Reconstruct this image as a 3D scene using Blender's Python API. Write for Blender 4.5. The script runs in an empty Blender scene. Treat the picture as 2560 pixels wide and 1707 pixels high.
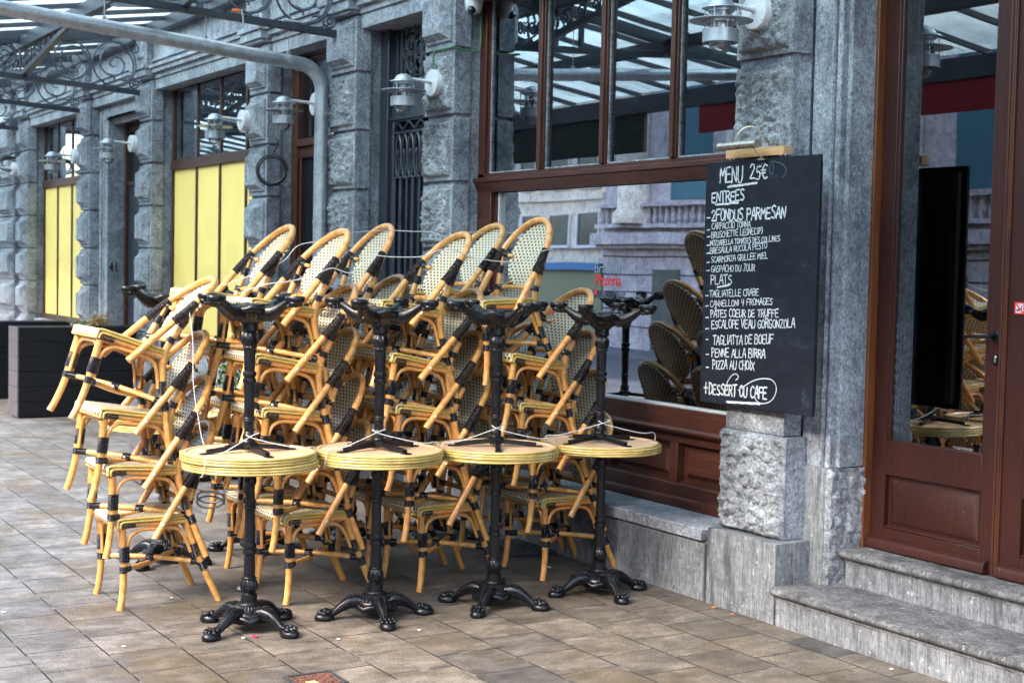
import bpy, math, random
from mathutils import Vector, Matrix, noise
random.seed(7)
S = bpy.context.scene
COL = S.collection
PI = math.pi
R = math.radians

# ------------------------------------------------------------------ camera, sky, sun, exposure
cam_d = bpy.data.cameras.new("camera")
cam = bpy.data.objects.new("camera", cam_d)
COL.objects.link(cam)
S.camera = cam
cam_d.sensor_width = 36.0
cam_d.lens = 3664.6 / 2560 * 36
cam_d.clip_end = 400
cam_d.clip_start = 0.05
YAW, PITCH, ROLL = 1.0255, 0.0516, -0.021
fwd = Vector((-math.sin(YAW) * math.cos(PITCH), math.cos(YAW) * math.cos(PITCH), -math.sin(PITCH)))
rt0 = Vector((math.cos(YAW), math.sin(YAW), 0))
dn0 = fwd.cross(rt0)
rt = rt0 * math.cos(ROLL) + dn0 * math.sin(ROLL)
up = -(dn0 * math.cos(ROLL) - rt0 * math.sin(ROLL))
mw = Matrix((rt, up, -fwd)).transposed().to_4x4()
mw.translation = (0, 0, 1.63)
cam.matrix_world = mw
cam_d.dof.use_dof = True
cam_d.dof.focus_distance = 6.6
cam_d.dof.aperture_fstop = 5.0

W = bpy.data.worlds.new("World")
S.world = W
W.use_nodes = True
wn = W.node_tree.nodes
sky = wn.new("ShaderNodeTexSky")
sky.sky_type = 'NISHITA'
sky.sun_disc = False
SUN_EL, SUN_AZ = R(36), R(172)
sky.sun_elevation = SUN_EL
sky.sun_rotation = SUN_AZ
sky.air_density = 1.0
sky.dust_density = 4.0
sky.ozone_density = 0.6
bg = wn["Background"]
bg.inputs[1].default_value = 0.15
W.node_tree.links.new(sky.outputs[0], bg.inputs[0])
sun_d = bpy.data.lights.new("sun", 'SUN')
sun_d.energy = 1.3
sun_d.angle = R(42)
sun_d.color = (1.0, 0.93, 0.82)
sun = bpy.data.objects.new("sun", sun_d)
COL.objects.link(sun)
# Nishita: rotation measured from +Y towards +X
sd = Vector((math.sin(SUN_AZ) * math.cos(SUN_EL), math.cos(SUN_AZ) * math.cos(SUN_EL), math.sin(SUN_EL)))
sun.rotation_euler = (-sd).to_track_quat('-Z', 'Y').to_euler()
S.view_settings.view_transform = 'Standard'
S.view_settings.look = 'None'
S.view_settings.exposure = 2.9
S.view_settings.gamma = 1.0
S.cycles.max_bounces = 10
S.cycles.transparent_max_bounces = 24
S.cycles.caustics_reflective = False
S.cycles.caustics_refractive = False

# ------------------------------------------------------------------ mesh helpers
class MB:
    def __init__(s):
        s.v, s.f, s.m, s.uv = [], [], [], {}
        s.mi = 0
    def add(s, vs, fs, uvs=None):
        b = len(s.v)
        s.v.extend([tuple(p) for p in vs])
        for k, f in enumerate(fs):
            s.f.append([i + b for i in f]); s.m.append(s.mi)
        if uvs:
            for i, u in enumerate(uvs): s.uv[b + i] = u
        return s
    def box(s, x0, x1, y0, y1, z0, z1):
        vs = [(x, y, z) for x in (x0, x1) for y in (y0, y1) for z in (z0, z1)]
        return s.add(vs, [(0, 1, 3, 2), (4, 6, 7, 5), (0, 4, 5, 1), (2, 3, 7, 6), (0, 2, 6, 4), (1, 5, 7, 3)])
    def obox(s, c, ax, ay, az, hx, hy, hz):
        c, ax, ay, az = Vector(c), Vector(ax), Vector(ay), Vector(az)
        vs = [c + ax * sx * hx + ay * sy * hy + az * sz * hz for sx in (-1, 1) for sy in (-1, 1) for sz in (-1, 1)]
        return s.add(vs, [(0, 1, 3, 2), (4, 6, 7, 5), (0, 4, 5, 1), (2, 3, 7, 6), (0, 2, 6, 4), (1, 5, 7, 3)])
    def bar(s, a, b, w, h, upv=(0, 0, 1)):
        a, b = Vector(a), Vector(b)
        d = b - a; L = d.length; d = d / L
        sx = d.cross(Vector(upv)).normalized(); u = sx.cross(d)
        return s.obox((a + b) / 2, d, sx, u, L / 2, w / 2, h / 2)
    def frustum(s, x0, x1, z0, z1, ya, yb, ins):
        # raised panel facing -Y : base rect at ya, top rect (inset) at yb
        vs = [(x0, ya, z0), (x1, ya, z0), (x1, ya, z1), (x0, ya, z1),
              (x0 + ins, yb, z0 + ins), (x1 - ins, yb, z0 + ins), (x1 - ins, yb, z1 - ins), (x0 + ins, yb, z1 - ins)]
        return s.add(vs, [(4, 5, 6, 7), (0, 1, 5, 4), (1, 2, 6, 5), (2, 3, 7, 6), (3, 0, 4, 7), (3, 2, 1, 0)])
    def tube(s, pts, r, n=8, closed=False, caps=True, sub=0):
        P = [Vector(p) for p in pts]
        rr = r if isinstance(r, (list, tuple)) else [r] * len(P)
        if sub:
            P, rr = smooth_path(P, rr, sub, closed)
        m = len(P)
        T = []
        for i in range(m):
            if closed: t = P[(i + 1) % m] - P[i - 1]
            else: t = P[min(i + 1, m - 1)] - P[max(i - 1, 0)]
            T.append(t.normalized() if t.length > 1e-9 else Vector((0, 0, 1)))
        a = Vector((0, 0, 1)) if abs(T[0].z) < 0.9 else Vector((1, 0, 0))
        nrm = (a - T[0] * a.dot(T[0])).normalized()
        vs, fs = [], []
        for i in range(m):
            nrm = (nrm - T[i] * nrm.dot(T[i]))
            nrm = nrm.normalized() if nrm.length > 1e-6 else T[i].orthogonal().normalized()
            bn = T[i].cross(nrm)
            for k in range(n):
                q = 2 * PI * k / n
                vs.append(P[i] + (nrm * math.cos(q) + bn * math.sin(q)) * rr[i])
        for i in range(m if closed else m - 1):
            j = (i + 1) % m
            for k in range(n):
                k2 = (k + 1) % n
                fs.append((i * n + k, i * n + k2, j * n + k2, j * n + k))
        if caps and not closed:
            fs.append(tuple(range(n - 1, -1, -1)))
            fs.append(tuple((m - 1) * n + k for k in range(n)))
        return s.add(vs, fs)
    def wrap(s, pts, r, pitch=0.0078, n=10, flat=1.0):
        # cane binding : ribbed sleeve along a path
        P = [Vector(p) for p in pts]
        L = sum((P[i + 1] - P[i]).length for i in range(len(P) - 1))
        k = max(2, int(L / pitch)) * 4
        Q, rr = resample(P, k + 1), []
        for i in range(k + 1):
            rr.append(r * (1.0, 0.83, 0.83, 1.0)[0] * (0.82 if i % 4 == 0 else (1.04 if i % 4 == 2 else 0.98)))
        return s.tube(Q, rr, n)
    def lathe(s, prof, c=(0, 0, 0), n=24, rmod=None, cap0=True, cap1=True):
        vs, fs = [], []
        m = len(prof)
        for (r, z) in prof:
            for k in range(n):
                q = 2 * PI * k / n
                q_r = r * (rmod(q, z, r) if rmod else 1)
                vs.append((c[0] + q_r * math.cos(q), c[1] + q_r * math.sin(q), c[2] + z))
        for i in range(m - 1):
            for k in range(n):
                k2 = (k + 1) % n
                fs.append((i * n + k, i * n + k2, (i + 1) * n + k2, (i + 1) * n + k))
        if cap0: fs.append(tuple(range(n - 1, -1, -1)))
        if cap1: fs.append(tuple((m - 1) * n + k for k in range(n)))
        return s.add(vs, fs)
    def ball(s, c, rx, ry, rz, nu=10, nv=7, rot=None):
        vs, fs = [], []
        c = Vector(c)
        for j in range(nv + 1):
            t = PI * j / nv
            for i in range(nu):
                q = 2 * PI * i / nu
                p = Vector((rx * math.sin(t) * math.cos(q), ry * math.sin(t) * math.sin(q), rz * math.cos(t)))
                if rot is not None: p = rot @ p
                vs.append(c + p)
        for j in range(nv):
            for i in range(nu):
                i2 = (i + 1) % nu
                fs.append((j * nu + i, (j + 1) * nu + i, (j + 1) * nu + i2, j * nu + i2))
        return s.add(vs, fs)
    def grid(s, fn, nu, nv, uvfn=None, closed_u=False):
        vs, uvs, fs = [], [], []
        for j in range(nv + 1):
            for i in range(nu + 1):
                vs.append(fn(i / nu, j / nv))
                uvs.append(uvfn(i / nu, j / nv) if uvfn else (i / nu, j / nv))
        for j in range(nv):
            for i in range(nu):
                a = j * (nu + 1) + i
                fs.append((a, a + 1, a + nu + 2, a + nu + 1))
        return s.add(vs, fs, uvs)
    def extrude(s, outline, axis, a, b):
        # outline: closed list of 2D points ; axis 0 -> (y,z) swept in x, 1 -> (x,z) swept in y, 2 -> (x,y) swept in z
        def P(p, t):
            return (t, p[0], p[1]) if axis == 0 else ((p[0], t, p[1]) if axis == 1 else (p[0], p[1], t))
        n = len(outline)
        vs = [P(p, a) for p in outline] + [P(p, b) for p in outline]
        fs = [(i, (i + 1) % n, n + (i + 1) % n, n + i) for i in range(n)]
        fs += [tuple(range(n - 1, -1, -1)), tuple(range(n, 2 * n))]
        return s.add(vs, fs)
    def mesh(s, name):
        me = bpy.data.meshes.new(name)
        me.from_pydata(s.v, [], s.f)
        if s.uv:
            ul = me.uv_layers.new(name="UVMap")
            for l in me.loops:
                ul.data[l.index].uv = s.uv.get(l.vertex_index, (0, 0))
        for p, mi in zip(me.polygons, s.m): p.material_index = mi
        import bmesh
        bm = bmesh.new(); bm.from_mesh(me)
        bmesh.ops.recalc_face_normals(bm, faces=bm.faces)
        bm.to_mesh(me); bm.free()
        return me

def smooth_path(P, rr, sub, closed=False):
    out, ro = [], []
    m = len(P)
    for i in range(m if closed else m - 1):
        p0 = P[i - 1] if (i > 0 or closed) else P[i]
        p1, p2 = P[i], P[(i + 1) % m]
        p3 = P[(i + 2) % m] if (closed or i + 2 < m) else P[(i + 1) % m]
        for k in range(sub):
            t = k / sub
            out.append(0.5 * ((2 * p1) + (p2 - p0) * t + (2 * p0 - 5 * p1 + 4 * p2 - p3) * t * t + (3 * p1 - p0 - 3 * p2 + p3) * t ** 3))
            ro.append(rr[i] * (1 - t) + rr[(i + 1) % m] * t)
    if not closed:
        out.append(P[-1]); ro.append(rr[-1])
    return out, ro

def resample(P, n):
    D = [0]
    for i in range(len(P) - 1): D.append(D[-1] + (P[i + 1] - P[i]).length)
    out, j = [], 0
    for k in range(n):
        d = D[-1] * k / (n - 1)
        while j < len(P) - 2 and D[j + 1] < d: j += 1
        t = (d - D[j]) / max(1e-9, D[j + 1] - D[j])
        out.append(P[j].lerp(P[j + 1], min(1, max(0, t))))
    return out

def ob(name, mb, mats, parent=None, smooth=35, bevel=None, label=None, cat=None, group=None, kind=None, loc=None):
    me = mb.mesh(name) if isinstance(mb, MB) else mb
    if not isinstance(mats, (list, tuple)): mats = [mats]
    if not me.materials:
        for m in mats: me.materials.append(m)
    if smooth:
        me.shade_smooth()
        me.set_sharp_from_angle(angle=R(smooth))
    o = bpy.data.objects.new(name, me)
    COL.objects.link(o)
    if parent: o.parent = parent
    if loc: o.location = loc
    if bevel:
        b = o.modifiers.new("bevel", 'BEVEL'); b.width = bevel; b.segments = 2; b.limit_method = 'ANGLE'; b.angle_limit = R(40)
    tag(o, label, cat, group, kind)
    return o
def tag(o, label=None, cat=None, group=None, kind=None):
    if label: o["label"] = label
    if cat: o["category"] = cat
    if group: o["group"] = group
    if kind: o["kind"] = kind
    return o
def thing(name, label, cat, loc=(0, 0, 0), rot=(0, 0, 0), group=None):
    o = bpy.data.objects.new(name, None)
    o.empty_display_size = 0.1
    COL.objects.link(o)
    o.location = loc; o.rotation_euler = rot
    return tag(o, label, cat, group)
def copy_tree(o, parent=None):
    c = o.copy(); COL.objects.link(c)
    if parent: c.parent = parent
    for ch in list(o.children): copy_tree(ch, c)
    return c

# ------------------------------------------------------------------ material helpers
class NT:
    def __init__(s, name):
        s.mat = bpy.data.materials.new(name); s.mat.use_nodes = True
        s.t = s.mat.node_tree; s.n = s.t.nodes
        s.b = s.n["Principled BSDF"]; s.out = s.n["Material Output"]
        s._tc = None
    def new(s, t, **kw):
        nd = s.n.new(t)
        for k, v in kw.items(): setattr(nd, k, v)
        return nd
    def link(s, a, b): s.t.links.new(a, b)
    def sock(s, v, inp):
        if hasattr(v, "is_linked") or isinstance(v, bpy.types.NodeSocket): s.link(v, inp)
        else: inp.default_value = v
    def tc(s, which="Object"):
        if not s._tc: s._tc = s.new("ShaderNodeTexCoord")
        return s._tc.outputs[which]
    def mapping(s, vec, scale=(1, 1, 1), loc=(0, 0, 0), rot=(0, 0, 0)):
        m = s.new("ShaderNodeMapping"); s.link(vec, m.inputs[0])
        m.inputs["Scale"].default_value = scale; m.inputs["Location"].default_value = loc; m.inputs["Rotation"].default_value = rot
        return m.outputs[0]
    def noise(s, vec, scale=5, detail=4, rough=0.6, dist=0.0):
        nd = s.new("ShaderNodeTexNoise"); s.link(vec, nd.inputs["Vector"])
        nd.inputs["Scale"].default_value = scale; nd.inputs["Detail"].default_value = detail
        nd.inputs["Roughness"].default_value = rough; nd.inputs["Distortion"].default_value = dist
        return nd.outputs["Fac"]
    def ramp(s, fac, stops):
        nd = s.new("ShaderNodeValToRGB"); s.link(fac, nd.inputs[0])
        cr = nd.color_ramp
        while len(cr.elements) < len(stops): cr.elements.new(0.5)
        for e, (p, c) in zip(cr.elements, stops):
            e.position = p
            e.color = (c, c, c, 1) if isinstance(c, (int, float)) else (*c, 1)
        return nd.outputs[0]
    def mix(s, fac, a, b, mode='MIX'):
        nd = s.new("ShaderNodeMix", data_type='RGBA', blend_type=mode)
        s.sock(fac, nd.inputs[0])
        for v, i in ((a, 6), (b, 7)):
            if isinstance(v, (tuple, list)): nd.inputs[i].default_value = (*v, 1)
            elif isinstance(v, (int, float)): nd.inputs[i].default_value = (v, v, v, 1)
            else: s.link(v, nd.inputs[i])
        return nd.outputs[2]
    def math(s, op, a, b=0.0, c=None):
        nd = s.new("ShaderNodeMath", operation=op)
        s.sock(a, nd.inputs[0]); s.sock(b, nd.inputs[1])
        if c is not None: s.sock(c, nd.inputs[2])
        return nd.outputs[0]
    def bump(s, h, strength=0.5, dist=0.01):
        nd = s.new("ShaderNodeBump"); s.link(h, nd.inputs["Height"])
        nd.inputs["Strength"].default_value = strength; nd.inputs["Distance"].default_value = dist
        s.link(nd.outputs[0], s.b.inputs["Normal"])
    def base(s, col):
        if isinstance(col, (tuple, list)): s.b.inputs["Base Color"].default_value = (*col, 1)
        else: s.link(col, s.b.inputs["Base Color"])
    def rough(s, v): s.sock(v, s.b.inputs["Roughness"])
    def set(s, **kw):
        for k, v in kw.items(): s.b.inputs[k.replace("_", " ")].default_value = v
        return s

def simple(name, col, rough=0.5, metal=0.0, var=0.15, scale=30, coat=0.0, bump=0.0, spec=0.5):
    t = NT(name)
    n = t.noise(t.tc(), scale, 5, 0.65)
    lo = tuple(c * (1 - var) for c in col); hi = tuple(min(1, c * (1 + var)) for c in col)
    t.base(t.ramp(n, [(0.3, lo), (0.7, hi)]))
    t.rough(t.ramp(n, [(0.3, max(0, rough - 0.08)), (0.7, min(1, rough + 0.1))]))
    t.set(Metallic=metal, Coat_Weight=coat, Specular_IOR_Level=spec)
    if bump: t.bump(n, bump, 0.002)
    return t.mat

def stone_mat(name, lo, hi, streak=True, bump=0.5, dist=0.004, stain=0.5, fine=140, zs=0.38, blot=1.0):
    t = NT(name)
    o = t.tc()
    big = t.noise(o, 2.3, 6, 0.6)
    med = t.noise(o, 19, 6, 0.7)
    fin = t.noise(t.mapping(o, (1, 1, zs)) if streak else o, fine, 5, 0.8)
    c = t.ramp(t.math('ADD', t.math('MULTIPLY', big, 0.55), t.math('MULTIPLY', med, 0.45)), [(0.36, lo), (0.5, tuple((a + b) / 2 for a, b in zip(lo, hi))), (0.64, hi)])
    c = t.mix(0.75, c, t.ramp(fin, [(0.36, 0.30), (0.52, 1.0), (0.66, 1.45)]), 'MULTIPLY')
    mot = t.noise(o, 55, 4, 0.8)
    c = t.mix(0.7 * blot, c, t.ramp(mot, [(0.36, 0.40), (0.5, 1.0), (0.66, 1.42)]), 'MULTIPLY')
    bl = t.noise(o, 6.5, 7, 0.72, 0.8)
    c = t.mix(0.65 * blot, c, t.ramp(bl, [(0.38, 0.52), (0.5, 1.0), (0.62, 1.25)]), 'MULTIPLY')
    pit = t.noise(o, 21, 3, 0.6)
    c = t.mix(t.math('MULTIPLY', t.ramp(pit, [(0.67, 0.0), (0.71, 1.0)]), 0.6), c, tuple(a * 0.3 for a in lo))
    # pale lime specks and brownish dirt with shapes of their own
    sp = t.noise(o, 37, 2, 0.5)
    c = t.mix(t.math('MULTIPLY', t.ramp(sp, [(0.66, 0.0), (0.72, 1.0)]), 0.4), c, (0.55, 0.56, 0.57))
    dz = t.noise(t.mapping(o, (5, 5, 0.9)), 1.6, 6, 0.7)
    c = t.mix(t.math('MULTIPLY', t.ramp(dz, [(0.52, 0.0), (0.66, 1.0)]), stain), c, tuple(a * 0.42 for a in lo))
    t.base(c)
    t.rough(0.75)
    t.set(Specular_IOR_Level=0.35)
    h = t.math('ADD', t.math('MULTIPLY', fin, 0.6), t.math('MULTIPLY', med, 0.8))
    t.bump(h, bump, dist)
    return t.mat

M_STONE = stone_mat("bluestone_smooth", (0.155, 0.172, 0.208), (0.42, 0.45, 0.505))
M_ROUGH = stone_mat("bluestone_rough_hewn", (0.15, 0.162, 0.185), (0.46, 0.48, 0.515), streak=False, bump=1.0, dist=0.014, stain=0.4, fine=95)
M_PLINTH = stone_mat("bluestone_chiselled", (0.115, 0.122, 0.138), (0.265, 0.275, 0.298), bump=1.0, stain=0.95, fine=150, zs=0.07, blot=0.55)
M_STEP = stone_mat("worn_step_stone", (0.05, 0.05, 0.055), (0.20, 0.20, 0.208), streak=False, bump=0.4, stain=0.6, fine=60)
M_PALE = stone_mat("opposite_pale_render", (0.66, 0.57, 0.46), (0.90, 0.81, 0.68), streak=True, bump=0.2, stain=0.25)
M_LILAC = stone_mat("opposite_grey_stone", (0.36, 0.325, 0.34), (0.66, 0.60, 0.62), streak=True, bump=0.3, stain=0.3)

def wood_mat(name, lo, hi, rough=0.42, coat=0.12, axis='z', scale=1.0, wear=0.0):
    t = NT(name)
    o = t.tc()
    sc = {'z': (60, 60, 3.5), 'x': (3.5, 60, 60), 'y': (60, 3.5, 60)}[axis]
    g = t.noise(t.mapping(o, tuple(a * scale for a in sc)), 1.0, 6, 0.65, 0.4)
    b = t.noise(o, 3.1, 4, 0.6)
    c = t.ramp(t.math('ADD', t.math('MULTIPLY', g, 0.7), t.math('MULTIPLY', b, 0.3)), [(0.32, lo), (0.66, hi)])
    if wear:
        w = t.noise(t.mapping(o, (30, 30, 8)), 1.5, 6, 0.75)
        c = t.mix(t.math('MULTIPLY', t.ramp(w, [(0.63, 0.0), (0.7, 1.0)]), wear), c, (0.34, 0.25, 0.24))
    t.base(c)
    t.rough(t.ramp(g, [(0.3, rough + 0.12), (0.7, rough)]))
    t.set(Coat_Weight=coat, Coat_Roughness=0.25, Specular_IOR_Level=0.35)
    t.bump(g, 0.12, 0.001)
    return t.mat
M_MAHOG = wood_mat("mahogany_varnish", (0.028, 0.0085, 0.005), (0.085, 0.026, 0.014))
M_MAHOGX = wood_mat("mahogany_varnish_horizontal", (0.030, 0.0085, 0.006), (0.090, 0.027, 0.016), axis='x', wear=0.12)
M_DOOR = wood_mat("door_varnish", (0.014, 0.0032, 0.0026), (0.046, 0.0095, 0.006), wear=0.5)
M_TEAK = wood_mat("teak_frame", (0.075, 0.022, 0.008), (0.175, 0.058, 0.020))
M_DKBROWN = wood_mat("dark_brown_frame", (0.035, 0.016, 0.012), (0.075, 0.033, 0.025))
M_PINE = wood_mat("raw_pine_batten", (0.46, 0.24, 0.10), (0.66, 0.40, 0.20), rough=0.6, coat=0.0, axis='x')
M_YELLOW = simple("yellow_board", (0.93, 0.69, 0.21), 0.55, var=0.05, scale=3)
M_IRON = simple("black_cast_iron", (0.003, 0.0036, 0.006), 0.32, var=0.6, scale=45, coat=0.0, bump=0.25, spec=0.36)
M_IRONGREY = simple("blue_grey_ironwork", (0.030, 0.036, 0.050), 0.42, var=0.3, scale=25)
M_SCROLL = simple("wrought_scroll_iron", (0.085, 0.095, 0.13), 0.42, metal=0.4, var=0.4, scale=20)
M_DOORGREY = simple("charcoal_door_paint", (0.026, 0.032, 0.045), 0.4, var=0.25, scale=12, coat=0.2)
M_DARKPANE = simple("smoked_dark_panel", (0.010, 0.013, 0.019), 0.16, var=0.2, scale=3, spec=0.6)
M_PLASTIC = simple("black_cable_rubber", (0.014, 0.015, 0.02), 0.45, var=0.3)
M_GREEN = simple("green_cable", (0.05, 0.16, 0.06), 0.5)
M_WHITE = simple("white_plastic", (0.62, 0.62, 0.64), 0.4, var=0.08)
M_CORD = simple("pale_cord", (0.50, 0.51, 0.52), 0.7, var=0.2, scale=200)
M_PLANTER = simple("black_stained_planks", (0.0035, 0.0045, 0.008), 0.55, var=0.5, scale=20, bump=0.2, spec=0.25)
M_PLANTERS = simple("grey_plank_ends", (0.085, 0.082, 0.095), 0.6, var=0.3, scale=20)  # paler grey for the narrow end boards of the planters
M_BRASS = simple("nickel_lamp", (0.55, 0.50, 0.42), 0.3, metal=1.0, var=0.15)
M_LAMPWH = simple("lamp_plate_paint", (0.58, 0.59, 0.62), 0.45, var=0.12, scale=25)
M_BLACK = simple("black_hole", (0.004, 0.004, 0.005), 0.8)
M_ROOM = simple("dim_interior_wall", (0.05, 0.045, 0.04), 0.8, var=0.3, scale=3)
M_STEEL = simple("bolt_steel", (0.6, 0.6, 0.62), 0.3, metal=1.0)
M_RED = simple("red_vinyl", (0.75, 0.02, 0.03), 0.5, var=0.05)
M_GREYTXT = simple("grey_vinyl", (0.20, 0.25, 0.29), 0.5, var=0.05)
M_DARKTXT = simple("dark_vinyl", (0.07, 0.08, 0.12), 0.5, var=0.05)
M_CHALK = simple("chalk_pen_white", (0.52, 0.54, 0.57), 0.7, var=0.4, scale=70)
M_FADED = simple("faded_stone_paint", (0.12, 0.135, 0.17), 0.8, var=0.5, scale=35)
M_CHALKDIM = simple("smudged_chalk", (0.10, 0.12, 0.16), 0.8, var=0.3, scale=60)
M_ORANGE = simple("orange_plastic", (0.85, 0.16, 0.03), 0.4)
M_PAPER = simple("paper_scrap", (0.52, 0.51, 0.50), 0.8, var=0.1)
M_CRUMB = simple("bread_crumb", (0.70, 0.66, 0.55), 0.9, var=0.2, scale=90, bump=0.5)
M_MAGENTA = simple("crimson_wrapper", (0.38, 0.01, 0.06), 0.45)
M_LEAFDRY = simple("dry_leaf", (0.48, 0.16, 0.06), 0.8, var=0.3)
M_LEAF = simple("plant_leaf", (0.07, 0.13, 0.025), 0.5, var=0.5, scale=9)
M_DRYFLOWER = simple("dried_flower", (0.36, 0.22, 0.09), 0.8, var=0.35, scale=60)
M_RUST = simple("rusty_cover", (0.11, 0.045, 0.03), 0.7, var=0.8, scale=60, bump=0.4)
M_GRATE = simple("grate_iron", (0.05, 0.052, 0.06), 0.5, metal=0.3, var=0.4)
M_REDCLOTH = simple("red_awning_cloth", (0.20, 0.008, 0.015), 0.8, var=0.15)
M_BLKCLOTH = simple("dark_awning_cloth", (0.008, 0.013, 0.014), 0.8, var=0.2)
M_BLUE = simple("blue_fascia", (0.01, 0.13, 0.33), 0.4)
M_TEAL = simple("teal_shutter", (0.01, 0.10, 0.14), 0.5)
M_SHOPFRONT = simple("olive_shopfront", (0.16, 0.17, 0.09), 0.4)
M_WINDK = simple("far_window_glass", (0.05, 0.07, 0.07), 0.12, var=0.3, scale=2, spec=0.7)
M_ASPH = simple("asphalt", (0.055, 0.055, 0.06), 0.85, var=0.3, scale=60, bump=0.4)

def galv(name, lo=0.30, hi=0.58, spots=0.0):
    t = NT(name)
    o = t.tc()
    v = t.new("ShaderNodeTexVoronoi"); v.inputs["Scale"].default_value = 45; t.link(o, v.inputs["Vector"])
    n = t.noise(t.mapping(o, (4, 4, 4)), 3, 5, 0.7)
    c = t.mix(t.math('MULTIPLY', v.outputs["Distance"], 0.5), t.ramp(n, [(0.3, (lo * 0.92, lo, lo * 1.08)), (0.7, (hi * 0.93, hi, hi * 1.06))]), (0.5, 0.54, 0.6))
    if spots:
        s_ = t.noise(o, 85, 2, 0.5)
        z = t.new("ShaderNodeNewGeometry")
        c = t.mix(t.math('MULTIPLY', t.ramp(s_, [(0.62, 0.0), (0.68, 1.0)]), spots), c, (0.09, 0.085, 0.08))
    t.base(c); t.rough(t.ramp(n, [(0.3, 0.30), (0.7, 0.5)])); t.set(Metallic=0.75)
    return t.mat
M_GALV = galv("galvanised_pipe", spots=0.7)
M_GALVL = galv("galvanised_lamp", 0.32, 0.55)

def glass_mat(name, base=0.10, boost=1.4, tint=(0.75, 0.82, 0.80), refl=(0.92, 0.95, 0.98), ior=1.55):
    t = NT(name)
    t.n.remove(t.b)
    tr = t.new("ShaderNodeBsdfTransparent"); tr.inputs[0].default_value = (*tint, 1)
    gl = t.new("ShaderNodeBsdfGlossy"); gl.inputs[0].default_value = (*refl, 1); gl.inputs["Roughness"].default_value = 0.004
    # slight waviness of old float glass
    nz = t.noise(t.mapping(t.tc(), (1, 1, 1.7)), 1.3, 2, 0.4)
    bp = t.new("ShaderNodeBump"); bp.inputs["Strength"].default_value = 0.022; bp.inputs["Distance"].default_value = 0.02
    t.link(nz, bp.inputs["Height"]); t.link(bp.outputs[0], gl.inputs["Normal"])
    fr = t.new("ShaderNodeFresnel"); fr.inputs[0].default_value = ior
    fac = t.math('MINIMUM', t.math('MULTIPLY_ADD', fr.outputs[0], boost, base), 0.95)
    mx = t.new("ShaderNodeMixShader"); t.link(fac, mx.inputs[0]); t.link(tr.outputs[0], mx.inputs[1]); t.link(gl.outputs[0], mx.inputs[2])
    t.link(mx.outputs[0], t.out.inputs[0])
    return t.mat
M_GLASS = glass_mat("shop_glass", 0.62, 1.9, (0.50, 0.55, 0.55))
M_GLASSDK = glass_mat("door_glass", 0.16, 1.7, (0.6, 0.66, 0.68))
M_GLASSUP = glass_mat("upper_light_glass", 0.22, 1.9, (0.55, 0.64, 0.66), (0.86, 0.94, 1.0))
M_BULB = glass_mat("lamp_glass", 0.10, 1.2, (0.9, 0.92, 0.93))

def roof_glass():
    t = NT("frosted_roof_glass")
    t.n.remove(t.b)
    o = t.tc()
    n = t.noise(t.mapping(o, (2, 0.7, 1)), 2.2, 5, 0.6)
    tr = t.new("ShaderNodeBsdfTransparent"); tr.inputs[0].default_value = (0.62, 0.76, 0.83, 1)
    tl = t.new("ShaderNodeBsdfTranslucent"); t.link(t.ramp(n, [(0.3, (0.40, 0.47, 0.50)), (0.7, (0.60, 0.66, 0.68))]), tl.inputs[0])
    gl = t.new("ShaderNodeBsdfGlossy"); gl.inputs["Roughness"].default_value = 0.08
    m1 = t.new("ShaderNodeMixShader"); t.link(t.ramp(n, [(0.3, 0.30), (0.7, 0.55)]), m1.inputs[0]); t.link(tr.outputs[0], m1.inputs[1]); t.link(tl.outputs[0], m1.inputs[2])
    m2 = t.new("ShaderNodeMixShader"); m2.inputs[0].default_value = 0.08
    t.link(m1.outputs[0], m2.inputs[1]); t.link(gl.outputs[0], m2.inputs[2]); t.link(m2.outputs[0], t.out.inputs[0])
    return t.mat
M_ROOFG = roof_glass()

def rattan_mat():
    t = NT("honey_rattan_cane")
    o = t.tc()
    oi = t.new("ShaderNodeObjectInfo")
    n = t.noise(t.mapping(o, (1, 1, 1)), 26, 5, 0.6)
    g = t.noise(t.mapping(o, (14, 14, 3)), 9, 5, 0.7)
    c = t.ramp(t.math('ADD', t.math('MULTIPLY', n, 0.6), t.math('MULTIPLY', g, 0.4)), [(0.30, (0.36, 0.150, 0.036)), (0.5, (0.60, 0.29, 0.075)), (0.68, (0.77, 0.45, 0.16))])
    k = t.noise(o, 75, 2, 0.5)
    c = t.mix(t.math('MULTIPLY', t.ramp(k, [(0.66, 0.0), (0.72, 1.0)]), 0.55), c, (0.24, 0.09, 0.025))
    hsv = t.new("ShaderNodeHueSaturation"); t.link(c, hsv.inputs["Color"])
    t.link(t.math('MULTIPLY_ADD', oi.outputs["Random"], 0.28, 0.86), hsv.inputs["Value"])
    t.link(t.math('MULTIPLY_ADD', oi.outputs["Random"], -0.014, 0.506), hsv.inputs["Hue"])
    t.base(hsv.outputs[0])
    t.rough(t.ramp(g, [(0.3, 0.30), (0.7, 0.42)])); t.set(Coat_Weight=0.3, Coat_Roughness=0.2)
    t.bump(g, 0.08, 0.001)
    return t.mat
M_CANE = rattan_mat()
M_TRIM = simple("straw_trim_cane", (0.46, 0.32, 0.085), 0.4, var=0.3, scale=40, coat=0.2)
M_BIND = simple("black_cane_binding", (0.006, 0.007, 0.013), 0.24, var=0.4, scale=90, coat=0.3)

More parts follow.
